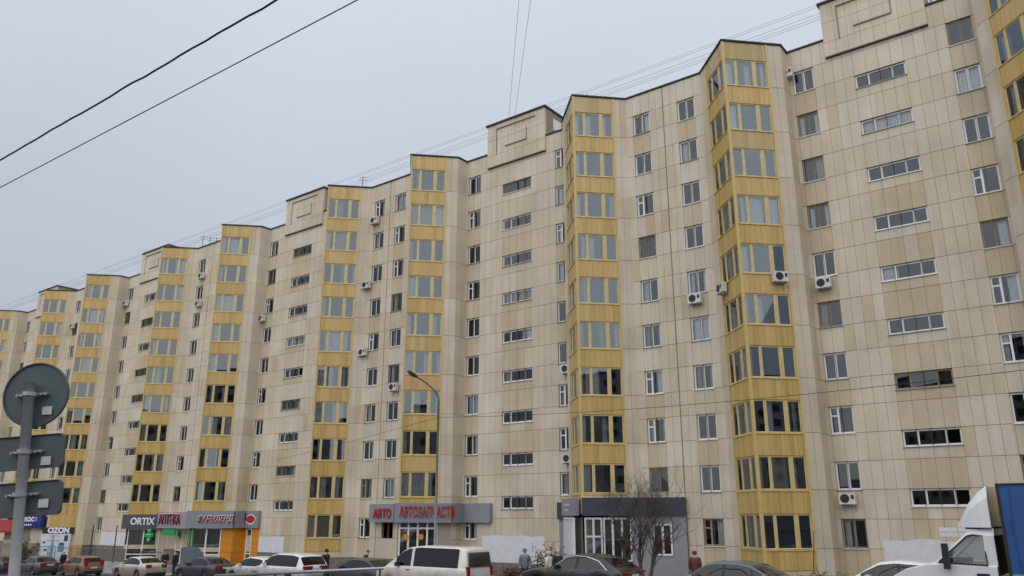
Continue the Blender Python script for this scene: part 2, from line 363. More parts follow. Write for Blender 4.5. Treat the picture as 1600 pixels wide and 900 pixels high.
def bay_window(M, w, h):
    fw = .04; a0, a1, b0, b1 = w * .235, w * .28, w * .66, w * .735
    bars = [(a0, a1, fw, h - fw), (b0, b1, fw, h - fw)]
    o = bpart('bay_window', frame_mesh(w, h, bars, 'yellow_frame', fw, .01, .10), M)
    add_panes(o, [(fw, a0, fw, h - fw), (a1, b0, fw, h - fw), (b1, w - fw, fw, h - fw)], .06, .7)
    def mk():
        m = MB()
        for x0, x1 in ((fw, a0), (a1, b0), (b1, w - fw)):
            q = .028; m.box(x0, x0 + q, .035, .085, fw, h - fw); m.box(x1 - q, x1, .035, .085, fw, h - fw); m.box(x0 + q, x1 - q, .035, .085, fw, fw + q); m.box(x0 + q, x1 - q, .035, .085, h - fw - q, h - fw)
        return m.mesh('sash_pale')
    obj('sash', cached(('sash', round(w, 2)), mk), o)
    def mk2(): m = MB(); m.box(.0, w - .0, -.07, .0, -.06, -.012); return m.mesh('yellow_frame')
    obj('sill', cached(('baysill', round(w, 2)), mk2), o)
    # things seen behind the glass: tied-back and hanging curtains of the loggia
    for (x0, x1, pr) in ((fw, a0, .85), (a1, b0, .6), (b1, w - fw, .5)):
        if random.random() < pr:
            ww = x1 - x0; k = random.random(); mat = 'curtain' if random.random() < .85 else 'curtain_tint'
            a, b = (x0, x1) if k < .35 else ((x0, x0 + ww * .5) if k < .75 else (x1 - ww * .35, x1))
            obj('curtain', curtain_mesh(b - a, h - .1, mat), o, Matrix.Translation((a, .28 + .15 * random.random(), .05)))
    return o
def spandrel_mesh(w, h, ribbed):
    def mk():
        m = MB(); step = .075 if ribbed else .335; n = max(1, round(w / step)); st = w / n; g = .012 if ribbed else .006
        for i in range(n): m.box(i * st + g, (i + 1) * st - g, -.02 - (.006 if i % 2 else 0), .05, 0, h)
        m.box(0, w, -.004, .045, .002, h - .002)
        return m.mesh('yellow_ribbed' if ribbed else 'yellow_sheet')
    return cached(('sp', round(w, 3), round(h, 3), ribbed), mk)

def seams(z_end):
    z = [.35]; 
    while z[-1] + 1.4 < z_end - .2: z.append(z[-1] + 1.4)
    return z + [z_end]
def split(a, b, n): return [a + (b - a) * i / n for i in range(n + 1)]
ROOF = 29.72
def stair_wall(uL, uR, first, k):
    Ln = uR - uL; c = Ln / 2
    cols = [0, .23] + split(.23, 1.41, 2)[1:] + split(1.41, c - 1.3, 4)[1:] + split(c - 1.3, c + 1.3, 4)[1:] + split(c + 1.3, Ln - 1.41, 4)[1:] + split(Ln - 1.41, Ln - .23, 2)[1:] + [Ln]
    rows = sorted(set(seams(ROOF) + [3.73 + FL * j for j in range(9)]))
    def inw(x, a, b): return a - .01 < x < b + .01
    def opening(i, j):
        x = (cols[i] + cols[i + 1]) / 2; z = (rows[j] + rows[j + 1]) / 2; fz = (z - ZS) % FL; fl = int((z - ZS) // FL)
        if (inw(x, .23, 1.41) or inw(x, Ln - 1.41, Ln - .23)) and 0 <= fl <= 9 and z > ZS and fz < 1.4 and z < 29: return True
        return inw(x, c - 1.3, c + 1.3) and z > 3.7 and 1.98 < fz < 2.8 and z < 27.2
    hs = random.Random(int(uL * 7))
    def ochre(i, j):
        x = (cols[i] + cols[i + 1]) / 2; z = (rows[j] + rows[j + 1]) / 2; fz = (z - ZS) % FL
        colw = inw(x, 0, 1.41) or inw(x, Ln - 1.41, Ln) or inw(x, c - 1.3, c + 1.3)
        return z < 27.5 and hs.random() < (.62 if colw and (fz > 1.4 or inw(x, c - 1.3, c + 1.3)) else .06)
    # in the stair columns only the part of a row below the window is cut; elsewhere rows merge back
    P0, P1 = W(uL, 0), W(uR, 0)
    base = seams(ROOF)
    segs = [(0, 3, base), (3, 7, base), (7, 11, rows), (11, 15, base), (15, len(cols) - 1, base)]
    for a, b, rr in segs:
        sub = cols[a:b + 1]
        def op(i, j, a=a, rr=rr):
            x = (cols[a + i] + cols[a + i + 1]) / 2; z = (rr[j] + rr[j + 1]) / 2; fz = (z - ZS) % FL
            if (inw(x, .23, 1.41) or inw(x, Ln - 1.41, Ln - .23)) and z > ZS and fz < 1.4 and z < 29: return True
            return inw(x, c - 1.3, c + 1.3) and 3.7 < z < 27.2 and 1.98 < fz < 2.8
        def oc(i, j, a=a, rr=rr):
            x = (cols[a + i] + cols[a + i + 1]) / 2; z = (rr[j] + rr[j + 1]) / 2; fz = (z - ZS) % FL
            colw = inw(x, 0, 1.41) or inw(x, Ln - 1.41, Ln) or inw(x, c - 1.3, c + 1.3)
            grp = random.Random('%d %d %.1f' % (int(uL * 7), a, rr[j])).random()
            return z < 27.5 and (grp < .6 and hs.random() < .93 if colw and (fz > 1.4 or inw(x, c - 1.3, c + 1.3)) else hs.random() < .025)
        wall(P0, P1, sub, rr, op, oc)
    M = frame(P0, EV)
    for fl in range(10):
        for x in (.23, Ln - 1.41):
            if fl == 0 and (k, x > 3) in SHOPCOVER: continue
            flat_window(M @ Matrix.Translation((x, 0, ZS + FL * fl)), 1.18, 1.4, random.random() < .22)
    for j in range(9): flat_window(M @ Matrix.Translation((c - 1.3, 0, 3.73 + FL * j)), 2.6, .82, random.random() < .2, 2)
    # roof-top stair tower with raised frames, its ledge, brick sides
    x0, x1 = c - 2.67, c + 2.67; m = MB(); y0 = -.13
    m.box(x0, x1, y0, 3.2, 28.58, 32.02)
    tw = bpart('stair_tower', m.mesh(['slab']), M)
    for xa, xb in ((x1, x1 + .03), (x0 - .03, x0)):
        m = MB(); m.box(xa, xb, .04, 3.18, 29.9, 31.98); obj('brick_side', m.mesh('brick_red'), tw)
    m = MB(); m.box(x1 + .03, x1 + .06, .9, 1.9, 30.6, 31.5); obj('hatch_window', m.mesh('upvc'), tw)
    m = MB(); m.box(x0 - .12, x1 + .12, y0 - .14, 3.3, 32.02, 32.14); obj('flashing', m.mesh('flashing'), tw)
    m = MB(); m.box(x0 - .01, x1 + .01, y0 - .012, 0, 28.52, 28.58); obj('ledge', m.mesh('flashing'), tw)
    # slabs of the tower front, and the two sunk frames drawn by raised strips
    nx = 8
    for i in range(nx):
        for (za, zb) in ((28.6, 29.5), (29.5, 30.75), (30.75, 32.0)):
            xa, xb = x0 + (x1 - x0) * i / nx, x0 + (x1 - x0) * (i + 1) / nx
            obj('facing_slab', slab_mesh(round(xb - xa - .02, 3), round(zb - za - .02, 3), 'slab'), tw, Matrix.Translation((xa + .01, y0 - .012, za + .01)))
    for (a, b, za, zb) in ((.9, 4.5, 29.45, 31.55), (1.7, 3.7, 30.0, 30.95)):
        m = MB(); yy = y0 - .10
        m.box(x0 + a, x0 + b, yy, y0 - .0305, zb - .0, zb + .07) if a < 1 else m.box(x0 + a, x0 + b, yy, y0 - .0305, za - .07, za)
        m.box(x0 + (a if a < 1 else b) - .03, x0 + (a if a < 1 else b) + .03, yy + .03, y0 - .0305, za, zb - .002)
        obj('raised_strip', m.mesh('joint' if True else ''), tw)
def window_wall(uL, uR, k):
    Ln = uR - uL; P0, P1 = W(uL, VW), W(uR, VW); a0, a1 = .49, 1.66; b0, b1 = Ln - 1.70, Ln - .53
    mid = Ln / 2
    cols = [0, a0] + split(a0, a1, 2)[1:] + split(a1, mid - .03, 2)[1:] + [mid + .03] + split(mid + .03, b0, 2)[1:] + split(b0, b1, 2)[1:] + [Ln]
    rows = seams(ROOF); hs = random.Random(int(uL * 3))
    def op(i, j):
        x = (cols[i] + cols[i + 1]) / 2; z = (rows[j] + rows[j + 1]) / 2
        return (a0 < x < a1 or b0 < x < b1) and z > ZS and (z - ZS) % FL < 1.4 and z < 29
    def oc(i, j):
        x = (cols[i] + cols[i + 1]) / 2; z = (rows[j] + rows[j + 1]) / 2
        grp = random.Random('%d %s %.1f' % (int(uL * 3), x < Ln / 2, z)).random(); return (grp < .55 and hs.random() < .95) if (a0 < x < a1 or b0 < x < b1) and z < 27 else hs.random() < .03
    jo = 6 if len(cols) > 8 else 99
    ji = min(range(len(cols) - 1), key=lambda i: abs((cols[i] + cols[i + 1]) / 2 - mid))
    n0 = len(slabs); wall(P0, P1, cols, rows, op, oc)
    # the settlement joint: no facing over it, so the dark gap shows
    keep = [s for s in slabs[n0:] if s[1] > .06]; del slabs[n0:]; slabs.extend(keep)
    M = frame(P0, EV)
    for fl in range(10):
        for x, side in ((a0, 0), (b0, 1)):
            if fl == 0 and (k, 'w%d' % side) in SHOPCOVER: continue
            flat_window(M @ Matrix.Translation((x, 0, ZS + FL * fl)), 1.17, 1.4, random.random() < .2)
def bay(nm, u0, kind):
    C = W(u0, VB); Lp = W(u0 - HB, VW); Rp = W(u0 + HB, VW); ln = (C - Lp).length; yw = 2.68; bw = ln - yw
    tl = (C - Lp).normalized(); tr = (Rp - C).normalized()
    zrows = [.35] + [ZS + FL * i for i in range(0, 10)] + [ROOF]
    left_seen = nm in 'ABJ'
    for face, P0, P1, yx, bx in (('left', Lp, C, bw, 0), ('front', C, Rp, 0, yw)):
        if face == 'left' and not left_seen:
            wall(P0, P1, [0, ln], zrows, lambda i, j: False, lambda i, j: False); continue
        M = frame(P0, (P1 - P0))
        sub = [bx, bx + bw * .5, bx + bw] if face == 'front' else [bx, bx + bw]
        wall(P0, P1, sub, zrows, lambda i, j: False, lambda i, j: random.random() < .06)
        g0 = .74
        wall(P0, P1, [yx, yx + yw * .5, yx + yw], [.35, g0], lambda i, j: False, lambda i, j: True)
        if nm in GROUND_GONE: g0 = 3.4
        for fl in range(10):
            zb = ZS - .03 + FL * fl
            if not (fl == 0 and nm in GROUND_GONE):
                bay_window(M @ Matrix.Translation((yx + .075, 0, zb)), yw - .15, 1.66)
                if fl == 0: z0 = g0
                else: z0 = zb - (FL - 1.66)
                bpart('spandrel_panel', spandrel_mesh(yw - .16, round(zb - .02 - z0 - .02, 3), nm == 'B' and face == 'front' and fl == 8), M @ Matrix.Translation((yx + .08, 0, z0 + .02)))
            elif True:
                pass
        # first panel above a shop band and the top one under the roof
        zt = ZS - .03 + FL * 9 + 1.66
        rib = nm in 'AB'
        bpart('spandrel_panel', spandrel_mesh(yw - .16, round(ROOF - zt - .05, 3), rib), M @ Matrix.Translation((yx + .08, 0, zt + .03)))
        # posts at the sides and horizontal rails keep the loggia front closed
        m = MB(); 
        m.box(yx - .015, yx + .072, -.05, .12, g0, ROOF); m.box(yx + yw - .072, yx + yw + .03, -.05, .12, g0, ROOF)
        bpart('corner_post', m.mesh('yellow_frame'), M)
    if kind == 'B':
        wall(Rp, W(u0 + HB, 0), [0, .5, VW], zrows, lambda i, j: False, lambda i, j: random.random() < .1)
    else:
        wall(W(u0 - HB, 0), Lp, [0, VW], zrows, lambda i, j: False, lambda i, j: False)
GROUND_GONE = 'ACEFGH'          # bays whose ground floor was rebuilt as a shop
SHOPCOVER = {('A', 'w0'), ('F', 'w0'), ('F', 'w1'), ('H', 'w0'), ('H', 'w1'), ('D', 'w1')}
for nm, u, kd in BAYS: bay(nm, u, kd)
for i in range(len(BAYS) - 1):
    (n0, u0, k0), (n1, u1, k1) = BAYS[i], BAYS[i + 1]
    if k0 == 'B': stair_wall(u0 + HB, u1 - HB, False, n0)
    else: window_wall(u0 + HB, u1 - HB, n0)
window_wall(BU['I'] - 8, BU['I'] - HB, 'x'); window_wall(BU['J'] + HB, BU['J'] + 8, 'J')
# facing slabs: the 300 that show largest are pieces of their own
def seen(s):
    c = s[0] @ Vector((s[1] / 2, 0, s[2] / 2)); x, y, d = project(c)
    if not (-10 < x < 1610 and -10 < y < 880): return 0
    nrm = (s[0].to_3x3() @ Vector((0, -1, 0))); view = (Vector((0, 0, CAM_Z)) - c).normalized()
    return max(0, nrm.dot(view)) * s[1] * s[2] / d ** 2
order = sorted(range(len(slabs)), key=lambda i: -seen(slabs[i])); near = set(order[:296])
rest = {}
for i, (M, w, h, mt) in enumerate(slabs):
    if i in near: bpart('facing_slab', slab_mesh(w, h, mt), M)
    else:
        mb = rest.setdefault('slab', MB()); sm = slab_mesh(w, h, mt); b = len(mb.v)
        mb.v += [tuple(M @ v.co) for v in sm.vertices]; mb.f += [tuple(b + k for k in p.vertices) for p in sm.polygons]; mb.m += [1 if mt == 'slab_ochre' else 0] * len(sm.polygons)
tag(bpart('facing_slabs', rest['slab'].mesh(['slab', 'slab_ochre']), Matrix.Identity(4)), kind='stuff')
mb = MB()
for mi, (mt, q) in enumerate(wall_mb.items()):
    b = len(mb.v); mb.v += q.v; mb.f += [tuple(b + k for k in f) for f in q.f]; mb.m += [mi] * len(q.f)
bpart('wall', mb.mesh(list(wall_mb.keys())), Matrix.Identity(4))
# outline of the plan, for roof, floors, parapet and plinth
OUT = [(BU['I'] - 8, VW)]
for nm, u, kd in BAYS:
    if kd == 'A': OUT += [(u - HB, 0)]
    OUT += [(u - HB, VW), (u, VB), (u + HB, VW)]
    if kd == 'B': OUT += [(u + HB, 0)]
OUT += [(BU['J'] + 8, VW)]
DEPTH = -12
def plate(z0, z1, inset, mat, name):
    pts = [(u, v - inset * (1.45 if abs(v - VB) < .01 else 1)) for u, v in OUT]; pts = [(pts[0][0], DEPTH)] + pts + [(pts[-1][0], DEPTH)]
    m = MB(); top = [W(u, v, z1) for u, v in pts]; bot = [W(u, v, z0) for u, v in pts]
    m.quad(top); m.quad(list(reversed(bot)))
    for i in range(len(pts)): j = (i + 1) % len(pts); m.quad([bot[i], bot[j], top[j], top[i]])
    return bpart(name, m.mesh(mat, fix=True), Matrix.Identity(4))
for i in range(10): plate(1.0 + FL * i - .2, 1.0 + FL * i, .30, 'ceiling', 'floor_plate')
plate(29.3, 29.70, .05, 'roofing', 'roof')
plate(-5, .36, .01, 'plinth', 'plinth')
m = MB()
for i in range(len(OUT) - 1):
    a, b = W(*OUT[i]), W(*OUT[i + 1]); t = (b - a).normalized(); o = Vector((t.y, -t.x, 0)); ov = .10; ex = .07
    pts = [a - t * ex + o * ov, b + t * ex + o * ov, b + t * ex - o * .3, a - t * ex - o * .3]
    lo, hi = 29.74 + .001 * (i % 3), 29.83 + .002 * (i % 3)
    m.quad([p + Vector((0, 0, hi)) for p in pts]); m.quad([p + Vector((0, 0, lo)) for p in reversed(pts)])
    for q in range(4): m.quad([pts[q] + Vector((0, 0, lo)), pts[(q + 1) % 4] + Vector((0, 0, lo)), pts[(q + 1) % 4] + Vector((0, 0, hi)), pts[q] + Vector((0, 0, hi))])
bpart('parapet_flashing', m.mesh('flashing'), Matrix.Identity(4))
# rooms: a back wall a few metres in, cross walls between flats
m = MB(); a, b = BU['I'] - 8, BU['J'] + 8
m.quad([W(a, -3.2, -1), W(b, -3.2, -1), W(b, -3.2, 29.3), W(a, -3.2, 29.3)])
for nm, u, kd in BAYS:
    for du in (-HB + .35, HB - .35, (5.2 if kd == 'A' else 4.0), (-4.0 if kd == 'A' else 0.0)):
        if du == 0.0: continue
        v1 = .6 if abs(du) < 3 else -.3
        m.quad([W(u + du, v1, -1), W(u + du, -3.2, -1), W(u + du, -3.2, 29.3), W(u + du, v1, 29.3)])
m.quad([W(a, DEPTH, -4), W(a, VW, -4), W(a, VW, 29.7), W(a, DEPTH, 29.7)]); m.quad([W(b, DEPTH, -4), W(b, VW, -4), W(b, VW, 29.7), W(b, DEPTH, 29.7)]); m.quad([W(a, DEPTH, -4), W(b, DEPTH, -4), W(b, DEPTH, 29.7), W(a, DEPTH, 29.7)])
bpart('room_walls', m.mesh('room'), Matrix.Identity(4))
# whitewashed patches over old graffiti at the foot of the stair walls
for nm, x0, x1, zt in (('B', 2.1, 9.7, 2.2), ('C', 1.9, 7.0, 2.05), ('E', 1.4, 5.6, 1.6), ('G', 1.6, 9.5, 1.7)):
    M = frame(W(BU[nm] + HB, 0), EV); m = MB(); zb = .37; n = 14
    tops = [zt + random.uniform(-.07, .07) for _ in range(n + 1)]
    for i in range(n):
        xa, xb = x0 + (x1 - x0) * i / n, x0 + (x1 - x0) * (i + 1) / n
        m.quad([(xa, -.024, zb), (xb, -.024, zb), (xb, -.024, tops[i + 1]), (xa, -.024, tops[i])])
    bpart('whitewash_patch', m.mesh('whitewash'), M)
m = MB(); M = frame(W(BU['B'] + HB, 0), EV)
for j in range(2):
    for i in range(2): m.box(4.6 + i * .82 + .02, 5.38 + i * .82, -.03, -.02, 2.36 + j * .23, 2.55 + j * .23)
bpart('painted_blocks', m.mesh('whitewash'), M)

# ------------------------------------------------------------------ opposite block behind the camera (seen only in the panes)
simple('opposite_panel', (.52, .49, .45), .85)
for ox, oy, ww, hh, lab in ((-75, -60, 34, 27, 'plain nine-storey panel block across the street behind the viewer'), (-22, -66, 16, 33, 'tall slim tower block across the street behind the viewer'), (22, -58, 24, 19, 'low six-storey house across the street behind the viewer'), (75, -62, 26, 27, 'second nine-storey panel block across the street, beyond the low house')):
    ob = tag(empty('opposite_block', Matrix.Translation((ox, oy, ground_z(oy)))), lab, 'building')
    m = MB(); m.box(-ww, ww, -12, 0, 0, hh); obj('wall', m.mesh('opposite_panel'), ob)
    m = MB(); m.box(-ww - .3, ww + .3, -12.3, .3, hh, hh + .5); obj('roof', m.mesh('flashing'), ob)
    m = MB()
    for i in range(int(ww * 2 / 3.05)):
        for j in range(int(hh / 2.9)): m.box(-ww + .9 + i * 3.05, -ww + 2.4 + i * 3.05, .0, .06, 1.3 + j * 2.9, 2.7 + j * 2.9)
    tag(obj('windows', m.mesh('dark'), ob), kind='stuff')

# ------------------------------------------------------------------ shop fronts, bands and lettering
def text_mesh(body, size, mat, depth=.03, bold=.012, shear=0, spacing=1.0):
    cu = bpy.data.curves.new('t', 'FONT'); cu.body = body; cu.size = size; cu.extrude = depth; cu.offset = bold; cu.shear = shear; cu.align_x = 'CENTER'; cu.align_y = 'CENTER'; cu.space_character = spacing
    o = bpy.data.objects.new('t', cu); col.objects.link(o); dg = bpy.context.evaluated_depsgraph_get()
    me = bpy.data.meshes.new_from_object(o.evaluated_get(dg)); bpy.data.objects.remove(o); bpy.data.curves.remove(cu)
    me.materials.clear(); me.materials.append(MATS[mat]); return me
TXT = Matrix.Rotation(R(90), 4, 'X')     # text plane xy -> xz, facing -y
def facets(nm):
    u = BU[nm]; return dict(left=(W(u - HB, VW), W(u, VB)), front=(W(u, VB), W(u + HB, VW)), step=(W(u + HB, VW), W(u + HB, 0)))
def band(root, P0, P1, z0, z1, mat, out=.28, x0=0, x1=None, name='panel'):
    M = frame(P0, P1 - P0); ln = (P1 - P0).length; x1 = ln if x1 is None else x1
    m = MB(); m.box(x0, x1, -out, -.03, z0, z1); return obj(name, m.mesh(mat), root, root.matrix_world.inverted() @ M), M
def letters(root, M, body, x, z, size, mat, out, wmax=None, **kw):
    me = text_mesh(body, size, mat, **kw); w = max(v.co.x for v in me.vertices) - min(v.co.x for v in me.vertices); s = 1 if not wmax else wmax / w
    return obj('lettering', me, root, root.matrix_world.inverted() @ M @ Matrix.Translation((x, -out - .03, z)) @ TXT @ Matrix.Diagonal((s, 1, 1, 1)))
def sroot(name, P, label, cat, group=None):
    o = empty(name, Matrix.Translation(P)); bpy.context.view_layer.update(); return tag(o, label, cat, group)
# car-parts shop at bay C
f = facets('C'); WWc = (W(BU['D'] + HB, VW), W(BU['C'] - HB, VW)); STc = (W(BU['C'] + HB, 0), W(BU['A'] - HB, 0))
r = sroot('shop_sign', W(BU['C'], VB, 2.8), 'grey fascia sign with red letters АВТОЗАПЧАСТИ wrapped round a bay', 'sign')
lnw = (WWc[1] - WWc[0]).length
p, M = band(r, *WWc, 2.86, 4.12, 'band_grey', .55, lnw - 2.5, lnw - .0); letters(r, M, 'АВТО', lnw - 1.1, 3.42, .85, 'letter_red', .55, 1.8, depth=.05, bold=.02)
p, M = band(r, *f['front'], 2.86, 4.12, 'band_grey', .5, -.25, 3.57)
letters(r, M, 'АВТОЗАПЧАСТИ', 1.95, 3.5, .95, 'letter_red', .5, 3.7, depth=.05, bold=.02)
p, M = band(r, *f['step'], 2.861, 4.119, 'band_grey', .46, -.2, VW - .31)
p, M = band(r, *STc, 2.862, 4.118, 'band_grey', .3, .0, 2.75)
def shop(root, P0, P1, x0, x1, z0, z1, cols, mat='upvc', transom=None, door=None):
    """glazed shop front: white frame, panes, dark doors"""
    M = root.matrix_world.inverted() @ frame(P0, P1 - P0); w = x1 - x0; h = z1 - z0; fw = .09
    m = MB(); m.box(0, fw, -.04, .08, 0, h); m.box(w - fw, w, -.04, .08, 0, h); m.box(fw, w - fw, -.04, .08, h - fw, h); m.box(fw, w - fw, -.04, .08, 0, fw)
    xs = [i * w / cols for i in range(1, cols)]
    for x in xs: m.box(x - .06, x + .06, -.035, .075, fw, h - fw)
    if transom: m.box(fw, w - fw, -.03, .07, transom - .05, transom + .05)
    o = obj('glazing', m.mesh(mat), root, M @ Matrix.Translation((x0, -.03, z0)))
    add_panes(o, [(fw, w - fw, fw, h - fw)], .02, .2)
    m = MB(); m.box(-.02, w + .02, .5, .52, -.02, h); obj('shop_interior', m.mesh('room'), o)
    return o
def infill(root, P0, P1, x0, x1, z0, z1, mat, out=.02, name='cladding'):
    M = root.matrix_world.inverted() @ frame(P0, P1 - P0); m = MB(); m.box(x0, x1, -out, .1, z0, z1); return obj(name, m.mesh(mat), root, M)
r = sroot('corner_shop', W(BU['C'], VB, 0), 'white framed glass entrance of the car-parts shop under the grey fascia', 'shop front')
shop(r, *f['front'], .1, 2.6, .4, 2.95, 4, transom=2.1); infill(r, *f['front'], 2.66, 3.56, .36, 3.0, 'reveal', .03)
for i, x in ((0, .55), (1, 1.55)):
    m = MB(); m.disc((x, -.14, 1.95), (0, 1, 0), .19, .02, 20); obj('round_sticker', m.mesh('orange_panel'), r, r.matrix_world.inverted() @ frame(f['front'][0], f['front'][1] - f['front'][0]))
infill(r, *f['front'], -.02, .1, .36, 3.0, 'reveal', .03); infill(r, *f['front'], 2.6, 2.66, .36, 3.0, 'upvc', .03)
# office at bay A: slate fascia and a grey rendered extension that fills the corner
fa = facets('A'); q0 = W(BU['A'], VB) + Vector((-.05, -.45, 0)); q1 = W(-5.1, VW + .2)
r = sroot('office_extension', W(BU['A'], VB, 0), 'grey rendered ground-floor extension with slate fascia and white glazed corner', 'shop front')
Mq = frame(q0, q1 - q0); lq = (q1 - q0).length; inv = r.matrix_world.inverted()
m = MB(); m.box(0, lq, -.12, .9, 3.3, 4.28); obj('fascia', m.mesh('band_slate'), r, inv @ Mq)
m = MB(); m.box(-.02, lq + .03, -.15, .95, 4.28, 4.33); obj('coping', m.mesh('sticker'), r, inv @ Mq)
Ml = frame(fa['left'][0] + Vector((-.45, -.05, 0)), fa['left'][1] - fa['left'][0]); ll = 3.45
m = MB(); m.box(.1, ll - .02, -.1, .3, 3.31, 4.27); obj('fascia', m.mesh('band_grey'), r, inv @ Ml)
m = MB()
for k_, (xx, ww) in enumerate(((.9, 1.7), (1.0, 1.3))):
    n_ = 9 - 2 * k_
    for i in range(n_): m.box(xx + ww * i / n_, xx + ww * (i + .7) / n_, -.112, -.1005, 3.86 - .3 * k_, 3.98 - .3 * k_)
obj('faded_caption', m.mesh('sticker'), r, inv @ Ml)
Ms = frame(W(BU['A'] - HB - 1.55, 0), EV); m = MB(); m.box(0, 1.5, -.22, -.03, 3.1, 4.12); obj('fascia', m.mesh('band_dark'), r, inv @ Ms)
m = MB(); m.box(-.03, 1.52, -.25, -.03, 4.12, 4.16); obj('coping', m.mesh('sticker'), r, inv @ Ms)
m = MB(); m.box(.06, .45, -.06, -.03, -.6, 3.1); obj('render', m.mesh('render_grey'), r, inv @ Ms)
shop(r, q0, q1, .12, 1.1, -.2, 3.2, 2, 'sticker', transom=2.4)
shop(r, q0, q1, 1.15, 2.7, .9, 3.2, 3, 'sticker'); infill(r, q0, q1, 1.15, 2.7, -.8, .86, 'plinth', .0)
infill(r, q0, q1, 2.72, 3.85, -.8, 3.29, 'render_grey'); infill(r, q0, q1, 4.9, lq - .02, -.8, 3.29, 'render_grey'); infill(r, q0, q1, 3.85, 4.9, -.8, 1.2, 'render_grey'); infill(r, q0, q1, 3.85, 4.9, 2.9, 3.29, 'render_grey')
shop(r, q0, q1, 3.87, 4.88, 1.22, 2.88, 2)
shop(r, Ml.translation, Ml.translation + (fa['left'][1] - fa['left'][0]), .5, 3.4, -.2, 3.2, 6, transom=.7)
m = MB(); pts = [q0 + Vector((0, 0, 3.28)), q1 + Vector((0, 0, 3.28)), W(BU['A'] + HB + .3, VW, 3.28), W(BU['A'] - .1, VB - .2, 3.28)]; m.quad(pts); obj('soffit', m.mesh('room'), r, inv)
m = MB(); m.quad([p + Vector((0, 0, 1.0)) for p in pts]); obj('flat_roof', m.mesh('sticker'), r, inv)
for i in range(3):
    m = MB(); M2 = frame(W(BU['A'] - HB - 2.2 + .0, 1.3 + .0 * i), EV)
    m.tube([(0 + i * .75, -1.2, -.45 + .28 * i), (0 + i * .75, -1.2, .5 + .28 * i)], .03, 6); m.tube([(0, -1.2, .5), (1.5, -1.2, 1.06), (2.3, -1.2, 1.06)], .03, 6) if i == 0 else None
    m.tube([(0, -1.2, .2), (1.5, -1.2, .76)], .02, 6) if i == 1 else None
    obj('stair_rail', m.mesh('dark'), r, inv @ M2)
# chemist and optician round bays F and E
ff, fe = facets('F'), facets('E'); WWf = (W(BU['F'] + HB, VW), W(BU['E'] - HB, VW)); STe = (W(BU['E'] + HB, 0), W(BU['D'] - HB, 0))
r = sroot('shop_sign', W(BU['F'], VB, 2), 'dark grey fascia with white ORTIX lettering', 'sign')
p, M = band(r, *ff['front'], 2.15, 3.42, 'band_anthracite', .5, -.3, 3.3); letters(r, M, 'ORTIX', 1.5, 2.78, .86, 'letter_white', .5, 2.15, depth=.04, bold=.022)
p, M = band(r, *ff['left'], 2.151, 3.419, 'band_anthracite', .3, 1.5, 3.7)
r = sroot('shop_sign', W(BU['F'] + 4, VW, 2), 'mauve fascia with tall red and white АПТЕКА letters', 'sign')
lw = (WWf[1] - WWf[0]).length
p, M = band(r, *WWf, 2.2, 3.62, 'band_mauve', .9, -.3, lw + .4); letters(r, M, 'АПТЕКА', 1.85, 2.92, 1.35, 'letter_white', .9, 3.7, depth=.02, bold=.03); letters(r, M, 'АПТЕКА', 1.93, 2.92, 1.28, 'letter_maroon', .94, 3.6, depth=.04, bold=.0)
r = sroot('shop_sign', W(BU['E'], VB, 2), 'blue-grey fascia with dark red ФАРМЛЕНД script round a bay', 'sign')
p, M = band(r, *fe['front'], 2.3, 3.72, 'band_grey', .5, -.3, 3.57)
letters(r, M, 'ФАРМЛЕНД', 2.05, 3.02, .72, 'letter_white', .5, 2.95, depth=.02, shear=.25, bold=.03); letters(r, M, 'ФАРМЛЕНД', 2.08, 2.99, .70, 'letter_maroon', .53, 2.95, depth=.03, shear=.25, bold=.012)
p, M = band(r, *fe['left'], 2.301, 3.719, 'band_grey', .3, 1.2, 3.6)
p, M = band(r, *fe['step'], 2.302, 3.718, 'band_grey', .45, -.2, VW - .31)
p, M = band(r, *STe, 2.303, 3.717, 'band_grey', .3, 0, 2.25)
m = MB(); ring = [(1.25 + .72 * math.cos(t), -.34, 3.0 + .42 * math.sin(t)) for t in [2 * math.pi * i / 28 for i in range(28)]]; m.quad(list(reversed(ring))); obj('logo_rim', m.mesh('letter_white'), r, r.matrix_world.inverted() @ M)
m = MB(); ring = [(1.25 + .62 * math.cos(t), -.35, 3.02 + .33 * math.sin(t)) for t in [2 * math.pi * i / 28 for i in range(28)]]; m.quad(list(reversed(ring))); obj('logo_oval', m.mesh('letter_red'), r, r.matrix_world.inverted() @ M)
m = MB(); m.disc((.5, -.36, 3.35), (0, 1, 0), .13, .02, 14); m.box(.36, .62, -.37, -.345, 2.85, 3.2); m.disc((.42, -.372, 3.1), (0, 1, 0), .09, .02, 12); obj('logo_figure', m.mesh('dark'), r, r.matrix_world.inverted() @ M)
r = sroot('corner_shop', W(BU['E'], VB, -1), 'chemist shop front with orange panels and green edged glazing', 'shop front')
shop(r, *fe['front'], .15, 2.6, .1, 2.3, 2); infill(r, *fe['front'], -.02, 2.64, -2, .08, 'whitewash', .05)
M = r.matrix_world.inverted()
def tiles(P0, P1, x0, x1, z0, z1, mat, out, nx, nz):
    Mx = M @ frame(P0, P1 - P0)
    for i in range(nx):
        for j in range(nz):
            w_, h_ = (x1 - x0) / nx, (z1 - z0) / nz; m = MB(); m.box(.008, w_ - .008, -out, .02, .008, h_ - .008)
            obj('panel', cached(('tile', round(w_, 3), round(h_, 3), out), lambda: m.mesh(mat)), r, Mx @ Matrix.Translation((x0 + i * w_, 0, z0 + j * h_)))
tiles(*fe['front'], 2.62, 3.56, -1.0, 2.3, 'orange_panel', .06, 1, 5)
tiles(*fe['step'], .02, VW - .05, -1.0, 2.3, 'orange_panel', .06, 1, 5)
